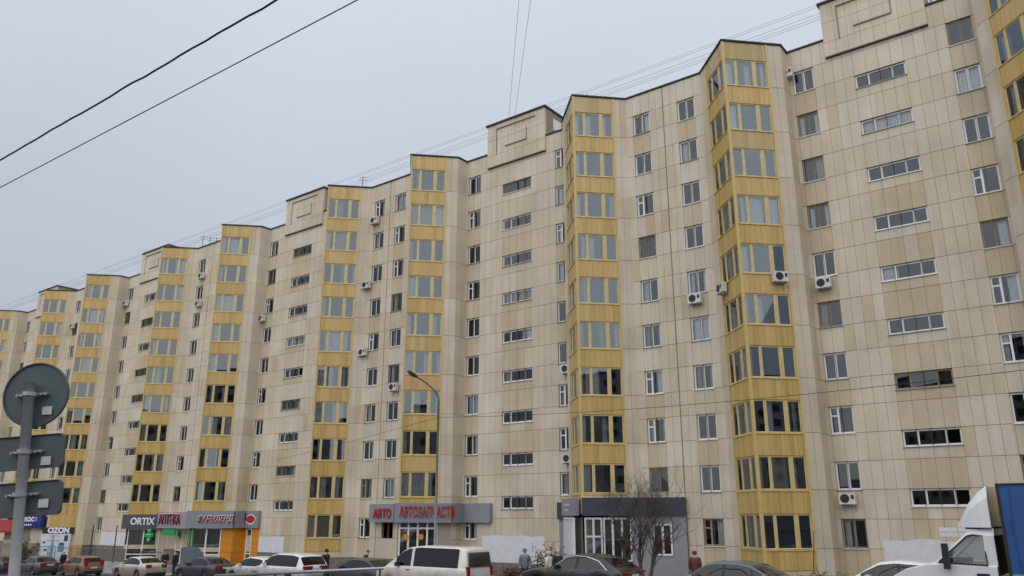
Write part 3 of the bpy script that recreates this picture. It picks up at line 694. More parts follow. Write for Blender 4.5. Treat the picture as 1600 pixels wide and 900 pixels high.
tiles(*STe, .02, .42, -1.0, 2.3, 'orange_panel', .06, 1, 5); tiles(*STe, 1.25, 2.2, -1.0, 2.3, 'orange_panel', .06, 1, 5)
shop(r, *STe, .45, 1.22, -.4, 2.25, 1, transom=.6)
for x in (-.1, .12, .32): 
    m = MB(); m.box(x, x + .07, -.14, -.06, -1.2, 2.3); obj('green_post', m.mesh('green_sign'), r, M @ frame(fe['front'][0], fe['front'][1] - fe['front'][0]))
tiles(*WWf, lw - 1.6, lw - .9, -1.0, 2.2, 'orange_panel', .12, 1, 5)
shop(r, *WWf, 1.9, 2.9, -.9, 2.15, 1, transom=1.2)
r = sroot('corner_shop', W(BU['F'], VB, -1), 'optician shop window with pale blinds below the ORTIX fascia', 'shop front')
shop(r, *ff['front'], .2, 3.0, -.6, 2.14, 2, transom=.5); infill(r, *ff['front'], 3.05, 3.56, -1.5, 2.2, 'slab', .03)
m = MB(); n_ = 26
for i in range(n_): m.box(.3 + i * .05, .34 + i * .05, .1, .13, .05, 2.1)
obj('blind', m.mesh('curtain_tint'), r, r.matrix_world.inverted() @ frame(ff['front'][0], ff['front'][1] - ff['front'][0]))
r = sroot('pharmacy_cross', W(BU['F'] + 2.0, 3.1, 1.5), 'glowing green pharmacy cross hanging below the dark fascia', 'sign')
Mx = frame(W(BU['F'] + 2.3, 2.6), W(BU['F'] + 2.5, VW) - W(BU['F'], VB)); m = MB(); m.box(-.15, .15, -.08, .08, 1.05, 2.15); m.box(-.38, -.151, -.08, .08, 1.44, 1.76); m.box(.151, .38, -.08, .08, 1.44, 1.76)
me_ = bpy.data.materials.new('led_green'); me_.use_nodes = True; MATS['led_green'] = me_; b_ = me_.node_tree.nodes['Principled BSDF']; b_.inputs['Base Color'].default_value = (.01, .2, .04, 1); b_.inputs['Emission Color'].default_value = (.02, .6, .12, 1); b_.inputs['Emission Strength'].default_value = .12
obj('cross', m.mesh('led_green'), r, r.matrix_world.inverted() @ Mx)
m = MB(); m.box(-.16, .16, -.1, -.081, 1.62, 1.68); m.box(-.04, .04, -.1, -.081, 1.95, 2.12); m.box(-.04, .04, -.1, -.081, 1.15, 1.3); obj('led_mark', m.mesh('letter_white'), r, r.matrix_world.inverted() @ Mx)
r = sroot('door_sign', W(BU['F'] + 4, VW, 2), 'small green box sign above the chemist door', 'sign')
m = MB(); m.box(1.6, 3.5, -1.25, -1.1, 1.62, 2.12); obj('box', m.mesh('led_green'), r, r.matrix_world.inverted() @ frame(*[WWf[0], EV])); m = MB(); m.box(1.85, 3.25, -1.265, -1.251, 1.8, 1.98); obj('caption_bar', m.mesh('green_sign'), r, r.matrix_world.inverted() @ frame(WWf[0], EV))
# far shops at H and G
fg, fh = facets('G'), facets('H'); WWh = (W(BU['H'] + HB, VW), W(BU['G'] - HB, VW))
r = sroot('billboard', W(BU['G'], VB, -1), 'white poster wall with bold OZON lettering on a dark strip', 'sign')
p, M = band(r, *fg['front'], -1.8, 1.5, 'poster', .12, -.5, 2.35, 'poster_sheet'); p2, _ = band(r, *fg['front'], 1.5, 2.15, 'dark', .1, -.5, 2.6, 'dark_strip'); letters(r, M, 'OZON', 1.1, 1.82, .72, 'letter_white', .12, 2.1, depth=.03, bold=.04)
for i, (x, z, w_, h_, mt) in enumerate(((.3, 1.2, 1.0, .12, 'poster_pink'), (.0, .75, 1.3, .14, 'poster_pink'), (.1, .2, .9, .14, 'poster_pink'), (.3, -.5, .8, .16, 'poster_pink'), (1.75, .75, .35, .6, 'poster_navy'), (1.25, -.3, .6, .75, 'poster_blue'), (1.3, .4, .5, .2, 'poster_navy'), (-.3, .55, .25, .2, 'poster_navy'), (-.1, -.2, .3, .2, 'poster_navy'), (1.7, -.95, .4, .25, 'poster_navy'))):
    m = MB(); m.box(x, x + w_, -.126 - .001 * i, -.1205, z, z + h_); obj('print', m.mesh(mt), r, r.matrix_world.inverted() @ M)
infill(r, *fg['front'], -.02, 3.5, -3.5, 3.4, 'yellow_sheet', .005); 
r = sroot('shop_sign', W(BU['H'] + 3, VW, 2), 'deep blue fascia with white плюс lettering', 'sign')
p, M = band(r, *fh['front'], 2.0, 3.4, 'sign_blue', .5, 1.2, 3.57); letters(r, M, 'плюс', 2.25, 2.95, .85, 'letter_white', .5, 1.7, depth=.03, bold=.03)
m = MB()
for i in range(6): m.box(1.6 + i * .22, 1.75 + i * .22, -.53, -.501, 2.25, 2.42)
for i in range(3): m.box(3.2, 3.45, -.53, -.501, 2.75 + i * .17, 2.83 + i * .17)
obj('small_caption', m.mesh('letter_white'), r, r.matrix_world.inverted() @ M)
p, M = band(r, *WWh, 2.001, 3.399, 'sign_blue', .55, .0, 1.3)
r = sroot('awning', W(BU['H'], VB, 1), 'dark red awning over the far shop door', 'awning')
Mx = frame(fh['front'][0], fh['front'][1] - fh['front'][0]); m = MB(); m.quad([(-1.4, -1.0, 1.7), (1.15, -1.0, 1.7), (1.15, -.05, 2.9), (-1.4, -.05, 2.9)]); m.quad([(-1.4, -1.0, 1.5), (1.15, -1.0, 1.5), (1.15, -1.0, 1.7), (-1.4, -1.0, 1.7)]); m.quad([(1.15, -1.0, 1.5), (1.15, -.05, 1.5), (1.15, -.05, 2.9), (1.15, -1.0, 1.7)])
obj('canopy', m.mesh('awning_red'), r, r.matrix_world.inverted() @ Mx)
m = MB(); m.tube([(-1.3, -.95, 1.6), (-1.3, -.1, 1.6)], .03, 6); m.tube([(1.1, -.95, 1.6), (1.1, -.1, 1.6)], .03, 6); obj('arm', m.mesh('dark'), r, r.matrix_world.inverted() @ Mx)
infill(r, *fh['front'], -.02, 3.5, -3.5, 2.0, 'room', .005, 'shop_wall')
# porch deck with railings before the chemist, fascia posts
r = sroot('shop_porch', W(BU['F'], 4.5, -2), 'raised concrete porch with thin steel railing before the chemist', 'porch')
inv = r.matrix_world.inverted(); M = inv @ frame(W(BU['F'] - 14, 5.6), EV)
m = MB(); m.box(0, 24, 0, 1.6, -3.6, -.75); obj('deck', m.mesh('concrete'), r, M)
for xx in ([0.0] + [1.6 * i for i in range(1, 16)]):
    m = MB(); m.tube([(xx, .05, -.75), (xx, .05, .38)], .025, 5); obj('post', cached(('porchpost', xx), lambda: m.mesh('wire_grey')), r, M)
m = MB(); m.tube([(0, .05, .38), (24, .05, .38)], .028, 6); m.tube([(0, .05, -.5), (24, .05, -.5)], .02, 6); obj('handrail', m.mesh('wire_grey'), r, M)
m = MB()
for i in range(96): m.tube([(.12 + i * .25, .05, -.5), (.12 + i * .25, .05, .38)], .009, 4, cap=False)
tag(obj('balusters', m.mesh('wire_grey'), r, M), kind='stuff')
for xx in (10.6, 15.0):
    m = MB(); m.tube([(xx, .6, -.75), (xx, .6, 2.5)], .05, 8); obj('fascia_post', m.mesh('dark'), r, M)
r = sroot('banner_flag', W(BU['G'] + 4.6, 5.0, -2), 'slim pale blue feather flag standing by the porch', 'flag')
m = MB(); m.quad([(-.35, 0, -.6), (.35, 0, -.6), (.32, .02, .6), (.1, .0, 1.5), (-.05, 0, 1.5)]); m.quad([(-.35, .012, -.6), (-.05, .012, 1.5), (.1, .012, 1.5), (.32, .03, .6), (.35, .012, -.6)]); obj('cloth', m.mesh('poster_blue'), r, inv.inverted().inverted() @ Matrix.Identity(4) if False else r.matrix_world.inverted() @ frame(W(BU['G'] + 4.6, 5.0), EV))
m = MB(); m.tube([(-.38, .005, -1.9), (-.36, .005, 1.5)], .02, 5); obj('pole', m.mesh('steel'), r, r.matrix_world.inverted() @ frame(W(BU['G'] + 4.6, 5.0), EV))

# ------------------------------------------------------------------ air conditioners
def ac_parts():
    m = MB(); m.box(-.4, .4, -.30, 0, 0, .55); c = m.mesh('ac_white')
    g = MB(); g.disc((-.1, -.305, .28), (0, 1, 0), .22, .012, 20); g.box(.2, .34, -.312, -.301, .25, .45); g = g.mesh('dark')
    b = MB(); b.box(-.32, -.28, -.28, .12, -.05, -.002); b.box(.28, .32, -.28, .12, -.05, -.002); b.box(-.32, -.28, .08, .12, -.35, -.051); b.box(.28, .32, .08, .12, -.35, -.051); return c, g, b.mesh('steel')
AC = ac_parts()
def ac(P, t, label):
    o = empty('air_conditioner', frame(P, t)); tag(o, label, 'air conditioner', 'air conditioners on the facade')
    obj('casing', AC[0], o); obj('fan_grille', AC[1], o); obj('bracket', AC[2], o)
def on(nm, part, x, z):
    u = BU[nm]
    if part == 'stair': return W(u + HB + x, .14, z), EV
    if part == 'win': return W(u - x, VW + .14, z), EV
    if part == 'front': d = (W(u + HB, VW) - W(u, VB)).normalized(); return W(u, VB) + d * x + Vector((d.y, -d.x, 0)) * .14 + Vector((0, 0, z)), d
    d = (W(u, VB) - W(u - HB, VW)).normalized(); return W(u - HB, VW) + d * x + Vector((d.y, -d.x, 0)) * .14 + Vector((0, 0, z)), d
ORD = {0: 'ground', 1: 'second', 2: 'third', 3: 'fourth', 4: 'fifth', 5: 'sixth', 6: 'seventh', 7: 'eighth', 8: 'ninth', 9: 'top'}
for nm, part, x, z, lab in (
    ('B', 'stair', -.05 + .0, 28.0, 'air conditioner left of the top-floor window beside the bay with ribbed yellow top'),
    ('B', 'front', 2.05, 15.2, 'air conditioner on the yellow front of the bay, below its sixth-floor glazing'),
    ('B', 'left', 1.5, 15.15, 'air conditioner on the narrow yellow side of the bay at sixth-floor height'),
    ('B', 'stair', .75, 15.05, 'air conditioner below the sixth-floor window right of the bay'),
    ('B', 'stair', .75, 3.85, 'air conditioner below the second-floor window above the white patched wall'),
    ('B', 'win', 3.7, 15.1, 'air conditioner below the sixth-floor window on the wall between two bays with ribbed tops'),
    ('A', 'stair', -5.55 - HB, 12.2, 'air conditioner beside the narrow fifth-floor window next to the office bay'),
    ('A', 'stair', -5.5 - HB, 6.5, 'air conditioner beside the narrow third-floor window next to the office bay'),
    ('C', 'win', 6.3, 26.3, 'air conditioner below a top-floor window on the wall left of the car-parts bay'),
    ('C', 'win', 6.9, 20.9, 'air conditioner below an eighth-floor window on the wall left of the car-parts bay'),
    ('C', 'win', 6.9, 15.4, 'air conditioner below a sixth-floor window on the wall left of the car-parts bay'),
    ('C', 'win', 3.3, 12.3, 'large air conditioner below the fifth-floor window close to the car-parts bay'),
    ('E', 'stair', .2, 20.6, 'air conditioner below the eighth-floor window right of the chemist bay'),
    ('E', 'win', 6.6, 26.2, 'air conditioner below the top-floor window between the optician and chemist bays'),
    ('E', 'win', 6.6, 23.3, 'air conditioner below the ninth-floor window between the optician and chemist bays'),
    ('E', 'win', 3.0, 26.9, 'small air conditioner beside the yellow edge of the chemist bay near the roof'),
    ('G', 'stair', .5, 26.3, 'air conditioner below the top-floor window right of the poster-wall bay'),
    ('G', 'win', 7.2, 24.9, 'air conditioner on the wall left of the poster-wall bay near the roof')):
    if nm == 'A': u_ = BU['A'] - HB - .55; P, t = W(u_, .14, z), EV
    else: P, t = on(nm, part, x, z)
    ac(P, t, lab)

# ------------------------------------------------------------------ wires, roof antennas
def cable(name, pts, rad, mat, label, sag=0, n=24, wob=0):
    a, b = Vector(pts[0]), Vector(pts[1]); P = []
    for i in range(n + 1):
        s = i / n; q = a.lerp(b, s); q.z -= sag * 4 * s * (1 - s)
        if wob: q += Vector((random.uniform(-wob, wob), 0, random.uniform(-wob, wob)))
        P.append(q)
    m = MB(); m.tube(P, rad, 5); return tag(obj(name, m.mesh(mat, True)), label, 'cable')
def ray(x, y, Y):
    yc = 450 - y; d = Vector((x - 800, FPX * math.cos(_P) - math.sin(_P) * yc, FPX * math.sin(_P) + math.cos(_P) * yc)); return Vector((0, 0, CAM_Z)) + d * (Y / d.y)
a, b = ray(0, 250, 22), ray(432, 0, 15); d = b - a; cable('overhead_cable', (a - d * .6, b + d * .8), .026, 'black_cable', 'thick twisted black cable crossing the sky, upper of the two', .0, 60, .016)
a, b = ray(0, 293, 22), ray(558, 0, 14); d = b - a; cable('overhead_cable', (a - d * .6, b + d * .8), .014, 'black_cable', 'thin straight black cable crossing the sky below the twisted one', 0)
for i, (v, z, rr) in enumerate(((-.6, 31.6, .009), (-.8, 31.9, .009), (-1.2, 32.4, .009), (-1.4, 33.0, .009), (-1.6, 33.3, .008))):
    cable('roof_wire', (W(-118, v, z), W(40, v, z)), rr, 'wire_grey', 'thin wire strung along the roof, %s from the parapet' % ('nearest', 'second', 'third', 'fourth', 'farthest')[i], .0, 8)
tz = 32.15
for i, (x0, y0, x1) in enumerate(((795, 182, 811), (805, 178, 829))):
    a = ray(x0, y0, 54.2); b = ray(x1, 0, 40); d = b - a; cable('roof_wire', (a, b + d * 1.2), .012, 'wire_grey', 'thin wire rising steeply from the stair tower roof into the sky', 0, 8)['group'] = 'wires rising from the stair tower'
for i, (nm, du, v, h) in enumerate((('D', 1.2, 1.0, 1.5), ('F', 2.2, .5, 1.7), ('F', 3.4, .4, 1.3), ('F', 4.4, .3, 1.1), ('A', -2.0, -1.5, 3.2))):
    m = MB(); P = W(BU[nm] + du, v, 29.7); m.tube([P, P + Vector((0, 0, h))], .03, 5)
    o = tag(obj('antenna', None, None), ('short mast on the roof above the bay left of the car-parts shop', 'roof antenna with cross bars above the optician bay, tallest', 'roof antenna beside the tallest one above the optician bay', 'low roof antenna farthest from the optician bay', 'thin tall mast on the roof beside the brick tower side')[i], 'antenna')
    obj('mast', m.mesh('wire_grey'), o); m = MB()
    for k_ in range(2): m.tube([P + Vector((-.35, 0, h - .1 - .25 * k_)), P + Vector((.35, .1, h - .1 - .25 * k_))], .015, 4)
    if i < 4: obj('crossbar', m.mesh('wire_grey'), o)

# ------------------------------------------------------------------ street lamp with its wires
lp = ray(681, 800, 45); lz = ground_z(45)
lamp = tag(empty('street_lamp', Matrix.Translation((lp.x, 45, lz))), 'tall grey street lamp with one curved arm behind the white van', 'street lamp')
H_ = ray(684, 625, 45).z - lz; hd = ray(650, 588, 45)
m = MB(); m.tube([(0, 0, 0), (0, 0, 1.2), (0, 0, 1.25), (0, 0, H_)], [.12, .12, .085, .055], 10); obj('pole', m.mesh('band_grey', True), lamp)
ex, ez = hd.x - lp.x, hd.z - lz
m = MB(); m.tube([(0, 0, H_ - .1), (-.02, 0, H_ + .12), (-.2, 0, H_ + .5), (ex * .55, 0, H_ + (ez - H_) * .72), (ex, 0, ez)], [.06, .055, .05, .045, .04], 8); obj('arm', m.mesh('wire_grey', True), lamp)
m = MB(); dx = Vector((ex * .45, 0, (ez - H_) * .28)).normalized(); c = Vector((ex, 0, ez)); m.tube([c - dx * .1, c, c + dx * .25, c + dx * .5, c + dx * .58], [.05, .09, .13, .10, .03], 10); obj('lamp_head', m.mesh('dark', True), lamp)
top = Vector((lp.x, 45, ray(684, 652, 45).z))
b = ray(1600, 558, 24); cable('street_wire', (top, b + (b - top) * .3), .011, 'black_cable', 'thin wire running across the facade from the street lamp past the truck', .55)
b = ray(400, 722, 75); cable('street_wire', (top, b + (b - top) * .6), .011, 'black_cable', 'thin wire running from the lamp away along the facade to the far shops', .25)
cable('street_wire', (W(BU['B'] + 1.9, 1.75, 2.6), Vector((9.3, 26, 1.6))), .018, 'black_cable', 'dark wire slanting down from the ground-floor bay window to the parked cars', .0)

# ------------------------------------------------------------------ traffic sign seen from behind
def at_depth(x, y, Y): return ray(x, y, Y)
SY = 8.3; s1 = at_depth(47, 600, SY); s0 = at_depth(20, 920, SY); ax = (s1 - s0).normalized(); foot = s0 - ax * ((s0.z - ground_z(SY)) / ax.z)
sg = tag(empty('road_sign', Matrix.Translation(foot)), 'road sign post seen from behind with one round and two rectangular plates', 'road sign')
m = MB(); m.tube([(0, 0, 0), s1 + ax * .02 - foot], .052, 14); obj('post', m.mesh('pole_paint', True), sg)
xr = Vector((1, 0, 0)) - ax * ax.x; xr.normalize()
def plate_obj(name, pts, c, th=.025):
    m = MB(); n_ = len(pts); a_ = [c + xr * p[0] + ax * p[1] + Vector((0, .085, 0)) for p in pts]; b_ = [p + Vector((0, th, 0)) for p in a_]
    m.quad(a_); m.quad(list(reversed(b_)))
    for i in range(n_): m.quad([a_[i], b_[i], b_[(i + 1) % n_], a_[(i + 1) % n_]])
    # raised rim on the back
    for i in range(n_):
        p, q = a_[i], a_[(i + 1) % n_]; cc = c + Vector((0, .085, 0)); pi, qi = p.lerp(cc, .035), q.lerp(cc, .035); o_ = Vector((0, -.018, 0))
        m.quad([p, q, q + o_, p + o_]); m.quad([p + o_, q + o_, qi + o_, pi + o_]); m.quad([pi + o_, qi + o_, qi, pi])
    return obj(name, m.mesh('sign_back'), sg)
def rrect(hw, hh, r_):
    P = []
    for cx, cy, a0 in ((hw - r_, hh - r_, 0), (-hw + r_, hh - r_, 90), (-hw + r_, -hh + r_, 180), (hw - r_, -hh + r_, 270)):
        for k in range(5): a_ = R(a0 + k * 22.5); P.append((cx + r_ * math.cos(a_), cy + r_ * math.sin(a_)))
    return P
pc = [at_depth(49, 615, SY) - foot, at_depth(37, 706, SY) - foot, at_depth(33, 780, SY) - foot]
px = 1 / (FPX / (SY * math.cos(_P)))
plate_obj('round_plate', [(53 * px * math.cos(2 * math.pi * i / 40), 53 * px * math.sin(2 * math.pi * i / 40)) for i in range(40)], pc[0])
plate_obj('rectangular_plate', rrect(57 * px, 27 * px, .05), pc[1]); plate_obj('rectangular_plate', rrect(56 * px, 27 * px, .05), pc[2])
for (x, y) in ((68, 640), (66, 719), (62, 786)):
    c = at_depth(x, y, SY) - foot; m = MB(); w_, h_ = 8 * px, 6.5 * px; y_ = Vector((0, .062, 0)); m.quad([c - xr * w_ - ax * h_ + y_, c + xr * w_ - ax * h_ * 1.1 + y_, c + xr * w_ + ax * h_ + y_, c - xr * w_ * .95 + ax * h_ + y_]); obj('sticker', m.mesh('sticker'), sg)
for (x, y) in ((47, 616), (38, 706), (31, 773)):
    c = at_depth(x, y, SY) - foot; m = MB()
    m.tube([c - xr * .16 + Vector((0, .05, 0)), c + xr * .16 + Vector((0, .05, 0))], .014, 6); m.tube([c + Vector((0, 0, -.02)), c + Vector((0, 0, .02))], .072, 14)
    for k in (-.15, -.1, .1, .15): m.tube([c + xr * k + Vector((0, .075, 0)), c + xr * k + Vector((0, .02, 0))], .016, 6)
    obj('clamp', m.mesh('steel'), sg)
m = MB(); c0 = at_depth(400, 897, 19); c1 = at_depth(590, 888.5, 21); d = (c1 - c0)
gr = tag(empty('guard_rail', Matrix.Translation((c0.x, c0.y, ground_z(19)))), 'low galvanised pipe barrier in front of the parked cars', 'railing')
o_ = Vector((c0.x, c0.y, ground_z(19))); a_, b_ = c0 - d * .3 - o_, c1 + d * .05 - o_
m.tube([a_, b_], .035, 8); obj('rail', m.mesh('steel', True), gr)
for s in (.02, .33, .66, .98):
    p = a_.lerp(b_, s); m = MB(); m.tube([(p.x, p.y, -.3), (p.x, p.y, p.z)], .03, 8); obj('post', m.mesh('steel', True), gr)

# ------------------------------------------------------------------ vehicles
HEAD = math.atan2(-EV.y, -EV.x)
def interp(pts, x):
    for (a, za), (b, zb) in zip(pts, pts[1:]):
        if x <= b: s = (x - a) / (b - a) if b > a else 0; s = max(0, min(1, s)); return za + (zb - za) * s
    return pts[-1][1]
def car(name, label, X, Y, sp, paint_m, head=HEAD, dz=0, cat='car'):
    L_, W_, H = sp['L'], sp['W'], sp['H']; belt = sp['belt']; top = sp['top']; cab0, cab1 = sp['cab']; wr_ = sp['wheel']; wx = sp['wx']
    root = tag(empty(name, Matrix.Translation((X, Y, ground_z(Y) + dz)) @ Matrix.Rotation(head, 4, 'Z')), label, cat, 'cars parked along the kerb')
    root.matrix_world  # local x forward; build with s from front bumper, x = L/2 - s
    n = 72; st = [L_ * i / n for i in range(n + 1)]
    sm = [sum(interp(top, min(max(s + k * .05, 0), L_)) for k in (-1, 0, 1)) / 3 for s in st]
    K = 12; rings = []
    for i, s in enumerate(st):
        t = sm[i]; e_ = min(s, L_ - s); hw = W_ / 2 * (1 - .16 * max(0, 1 - e_ / .45) ** 2)
        bot = .22 + .12 * max(0, 1 - e_ / .35)
        for w0 in wx:
            dd = abs(s - w0); ra = wr_ + .06
            if dd < ra: bot = max(bot, wr_ + math.sqrt(ra * ra - dd * dd) - .03)
        cabin = cab0 < s < cab1 and t > belt + .04
        bl = belt - (0 if cabin else 0); bz = min(belt, t - .06)
        ring = [(hw - .05, bot)] + [(hw - (.03 if f_ in (.0,) else 0) - .03 * abs(f_ - .55), bot + (bz - bot) * f_) for f_ in (.12, .35, .55, .75, .93)] + [(hw - .035, bz)]
        if cabin:
            k = (t - belt) / max(.01, H - belt); rw = hw - .06 - sp.get('tumble', .17) * k
            ring += [(hw - .06, bz + .015), (rw, t - .075 * min(1, k + .2)), (rw - .06, t - .022), (rw * .55, t - .003), (0, t + .006)]
        else: ring += [(hw - .06, bz + .012), (hw - .12, t - .028), (hw - .22, t - .012), (hw * .5, t), (0, t + .006)]
        rings.append((ring, cabin))
    parts = {}
    def put(nm_, pts): parts.setdefault(nm_, MB()).quad(pts)
    pil = sp['pillars']
    for i in range(n):
        (r0, c0_), (r1, c1_) = rings[i], rings[i + 1]; s = (st[i] + st[i + 1]) / 2
        for k in range(K - 1):
            for sgn in (1, -1):
                q = [(L_ / 2 - st[i], sgn * r0[k][0], r0[k][1]), (L_ / 2 - st[i + 1], sgn * r1[k][0], r1[k][1]), (L_ / 2 - st[i + 1], sgn * r1[k + 1][0], r1[k + 1][1]), (L_ / 2 - st[i], sgn * r0[k + 1][0], r0[k + 1][1])]
                if sgn < 0: q.reverse()
                nm_ = 'body'
                if c0_ and c1_:
                    tall = min(sm[i], sm[i + 1]) - belt
                    if k == 7 and tall > .10 and sp['glass'][0] < s < sp['glass'][1]:
                        nm_ = 'side_window|%d|%d' % (sgn, sum(p < s for p in pil))
                        for p in pil:
                            if abs(s - p) < sp.get('pw', .045): nm_ = 'pillar|%d|%.2f' % (sgn, p)
                    if k >= 9 and sp['ws'][0] < s < sp['ws'][1]: nm_ = 'windshield'
                    if k >= 9 and sp['rw'][0] < s < sp['rw'][1]: nm_ = 'rear_window'
                put(nm_, q)
    for idx in (0, n):   # end caps
        r_ = rings[idx][0]; x = L_ / 2 - st[idx]; pts = [(x, y, z) for y, z in r_] + [(x, -y, z) for y, z in reversed(r_[:-1])]
        put('body', pts if idx == 0 else list(reversed(pts)))
    mats = {'body': paint_m, 'side_window': 'car_glass', 'windshield': 'car_glass', 'rear_window': 'car_glass', 'pillar': sp.get('pm', 'dark')}
    for nm_, mb_ in parts.items():
        key_, nm_ = nm_, nm_.split('|')[0]; me = mb_.mesh(mats[nm_]); bm = bmesh.new(); bm.from_mesh(me); bmesh.ops.remove_doubles(bm, verts=bm.verts, dist=.0008)
        if nm_ == 'body': bmesh.ops.recalc_face_normals(bm, faces=bm.faces)
        for f_ in bm.faces: f_.smooth = True
        bm.to_mesh(me); bm.free()
        if nm_ == 'body': me.set_sharp_from_angle(angle=R(38))
        obj(nm_, me, root)
    m = MB(); m.box(-L_ / 2 + .25, L_ / 2 - .25, -W_ / 2 + .2, W_ / 2 - .2, .2, .62); obj('underbody', m.mesh('dark'), root)
    m = MB(); m.box(L_ / 2 - cab1 + .5, L_ / 2 - cab0 - .6, -W_ / 2 + .18, W_ / 2 - .18, .5, belt - .12)
    for sx in sp.get('seats', (.42, .68)):
        x = L_ / 2 - (cab0 + (cab1 - cab0) * sx)
        for y in (-.36, .36): m.box(x - .08, x + .08, y - .24, y + .24, belt - .2, belt + .22)
    obj('seats', m.mesh('dark'), root)
    for w0 in wx:
        for sgn in (1, -1):
            y = sgn * (W_ / 2 - .115); c = Vector((L_ / 2 - w0, y, wr_)); m = MB()
            prof = [(-.1, wr_ * .62), (-.1, wr_ * .93), (-.07, wr_), (.07, wr_), (.1, wr_ * .93), (.1, wr_ * .62)]; ns = 24
            for a in range(ns):
                for (p0, q0_), (p1, q1_) in zip(prof, prof[1:]):
                    t0, t1 = 2 * math.pi * a / ns, 2 * math.pi * (a + 1) / ns
                    m.quad([(q0_ * math.cos(t0), p0, q0_ * math.sin(t0)), (q1_ * math.cos(t0), p1, q1_ * math.sin(t0)), (q1_ * math.cos(t1), p1, q1_ * math.sin(t1)), (q0_ * math.cos(t1), p0, q0_ * math.sin(t1))])
            wh = obj('wheel', m.mesh('tyre', True), root, Matrix.Translation(c))
            m = MB(); yo = sgn * .06; m.disc((0, yo * .6, 0), (0, 1, 0), wr_ * .2, .06, 12)
            for k in range(5):
                t = 2 * math.pi * k / 5; dv = Vector((math.cos(t), 0, math.sin(t))); pv = Vector((-dv.z, 0, dv.x)); a_ = dv * wr_ * .12; b_ = dv * wr_ * .62
                m.quad([a_ - pv * .03 + Vector((0, yo, 0)), b_ - pv * .045 + Vector((0, yo, 0)), b_ + pv * .045 + Vector((0, yo, 0)), a_ + pv * .03 + Vector((0, yo, 0))])
            m.tube([(0, -.09, 0), (0, .09, 0)], wr_ * .64, 20, cap=False); obj('rim', m.mesh('rim'), wh)
            m = MB(); m.disc((0, -sgn * .02, 0), (0, 1, 0), wr_ * .6, .02, 16); obj('brake', m.mesh('dark'), wh)
    rz = sp['tail_z']; hwR = W_ / 2 * .82
    for sgn in (1, -1):
        y0, y1 = sorted((sgn * (hwR - sp['tail_w']), sgn * (hwR + .015))); m = MB(); m.box(-L_ / 2 - .02, -L_ / 2 + .22, y0, y1, rz[0], rz[1]); obj('taillight', m.mesh('tail_red'), root)
        y0, y1 = sorted((sgn * (hwR - .34), sgn * (hwR - .02))); m = MB(); m.box(L_ / 2 - .25, L_ / 2 + .012, y0, y1, .60, .74); obj('headlight', m.mesh('sticker'), root)
        mxp = L_ / 2 - sp['glass'][0] - .22; y0, y1 = sorted((sgn * (W_ / 2 - .05), sgn * (W_ / 2 + .16))); m = MB(); m.box(mxp - .07, mxp + .05, y0, y1, belt + .0, belt + .16); obj('mirror', m.mesh(sp.get('mirror', paint_m)), root)
        for hx in sp['handles']:
            y0, y1 = sorted((sgn * (W_ / 2 - .03), sgn * (W_ / 2 + .012))); m = MB(); m.box(L_ / 2 - hx - .1, L_ / 2 - hx + .1, y0, y1, belt - .14, belt - .105); obj('handle', m.mesh(sp.get('handle', paint_m)), root)
    pz = sp['plate_z']; m = MB(); m.box(-L_ / 2 - .022, -L_ / 2 - .001, -.26, .26, pz, pz + .115); obj('number_plate', m.mesh('plate'), root)
    m = MB(); m.box(-L_ / 2 - .03, -L_ / 2 + .12, -W_ / 2 * .8, W_ / 2 * .8, .26, .46); obj('bumper', m.mesh(sp.get('bumper', 'dark')), root)
    if sp.get('rear_glass'):
        a, b_, w_ = sp['rear_glass']; m = MB(); xa = -L_ / 2 - .012 + sp.get('lean', 0); m.quad([(-L_ / 2 - .012, w_, a), (-L_ / 2 - .012, -w_, a), (xa, -w_ * .93, b_), (xa, w_ * .93, b_)]); obj('rear_window', m.mesh('car_glass'), root)
    return root, L_
SEDAN = dict(L=4.55, W=1.78, H=1.46, belt=.94, top=[(0, .60), (.08, .72), (.5, .84), (1.25, .97), (2.0, 1.40), (2.35, 1.455), (3.0, 1.44), (3.35, 1.37), (4.0, 1.05), (4.45, 1.02), (4.52, .96), (4.55, .60)], cab=(1.2, 4.05), glass=(1.5, 3.72), ws=(1.33, 1.93), rw=(3.36, 3.95), pillars=(2.55, 3.4), wheel=.32, wx=(.88, 3.55), tail_z=(.78, .98), tail_w=.36, plate_z=.80, handles=(2.45, 3.35))
HATCH = dict(SEDAN, L=4.15, W=1.74, H=1.49, top=[(0, .60), (.08, .72), (.5, .86), (1.1, 1.0), (1.85, 1.43), (2.3, 1.485), (3.2, 1.44), (3.6, 1.38), (4.05, 1.0), (4.12, .9), (4.15, .6)], cab=(1.05, 4.07), glass=(1.4, 3.55), ws=(1.2, 1.78), rw=(3.66, 4.0), pillars=(2.4, 3.25), wx=(.82, 3.38), tail_z=(.85, 1.2), tail_w=.22, plate_z=.62, handles=(2.3, 3.15))
SUVS = dict(SEDAN, L=4.66, W=1.82, H=1.70, belt=1.06, top=[(0, .66), (.08, .86), (.5, .98), (1.2, 1.10), (1.95, 1.60), (2.4, 1.69), (3.6, 1.68), (4.15, 1.61), (4.55, 1.15), (4.62, 1.0), (4.66, .62)], cab=(1.15, 4.58), glass=(1.5, 4.15), ws=(1.3, 1.88), rw=(4.18, 4.5), pillars=(2.5, 3.35), wheel=.36, wx=(.92, 3.6), tail_z=(.95, 1.12), tail_w=.5, plate_z=.92, handles=(2.4, 3.25))
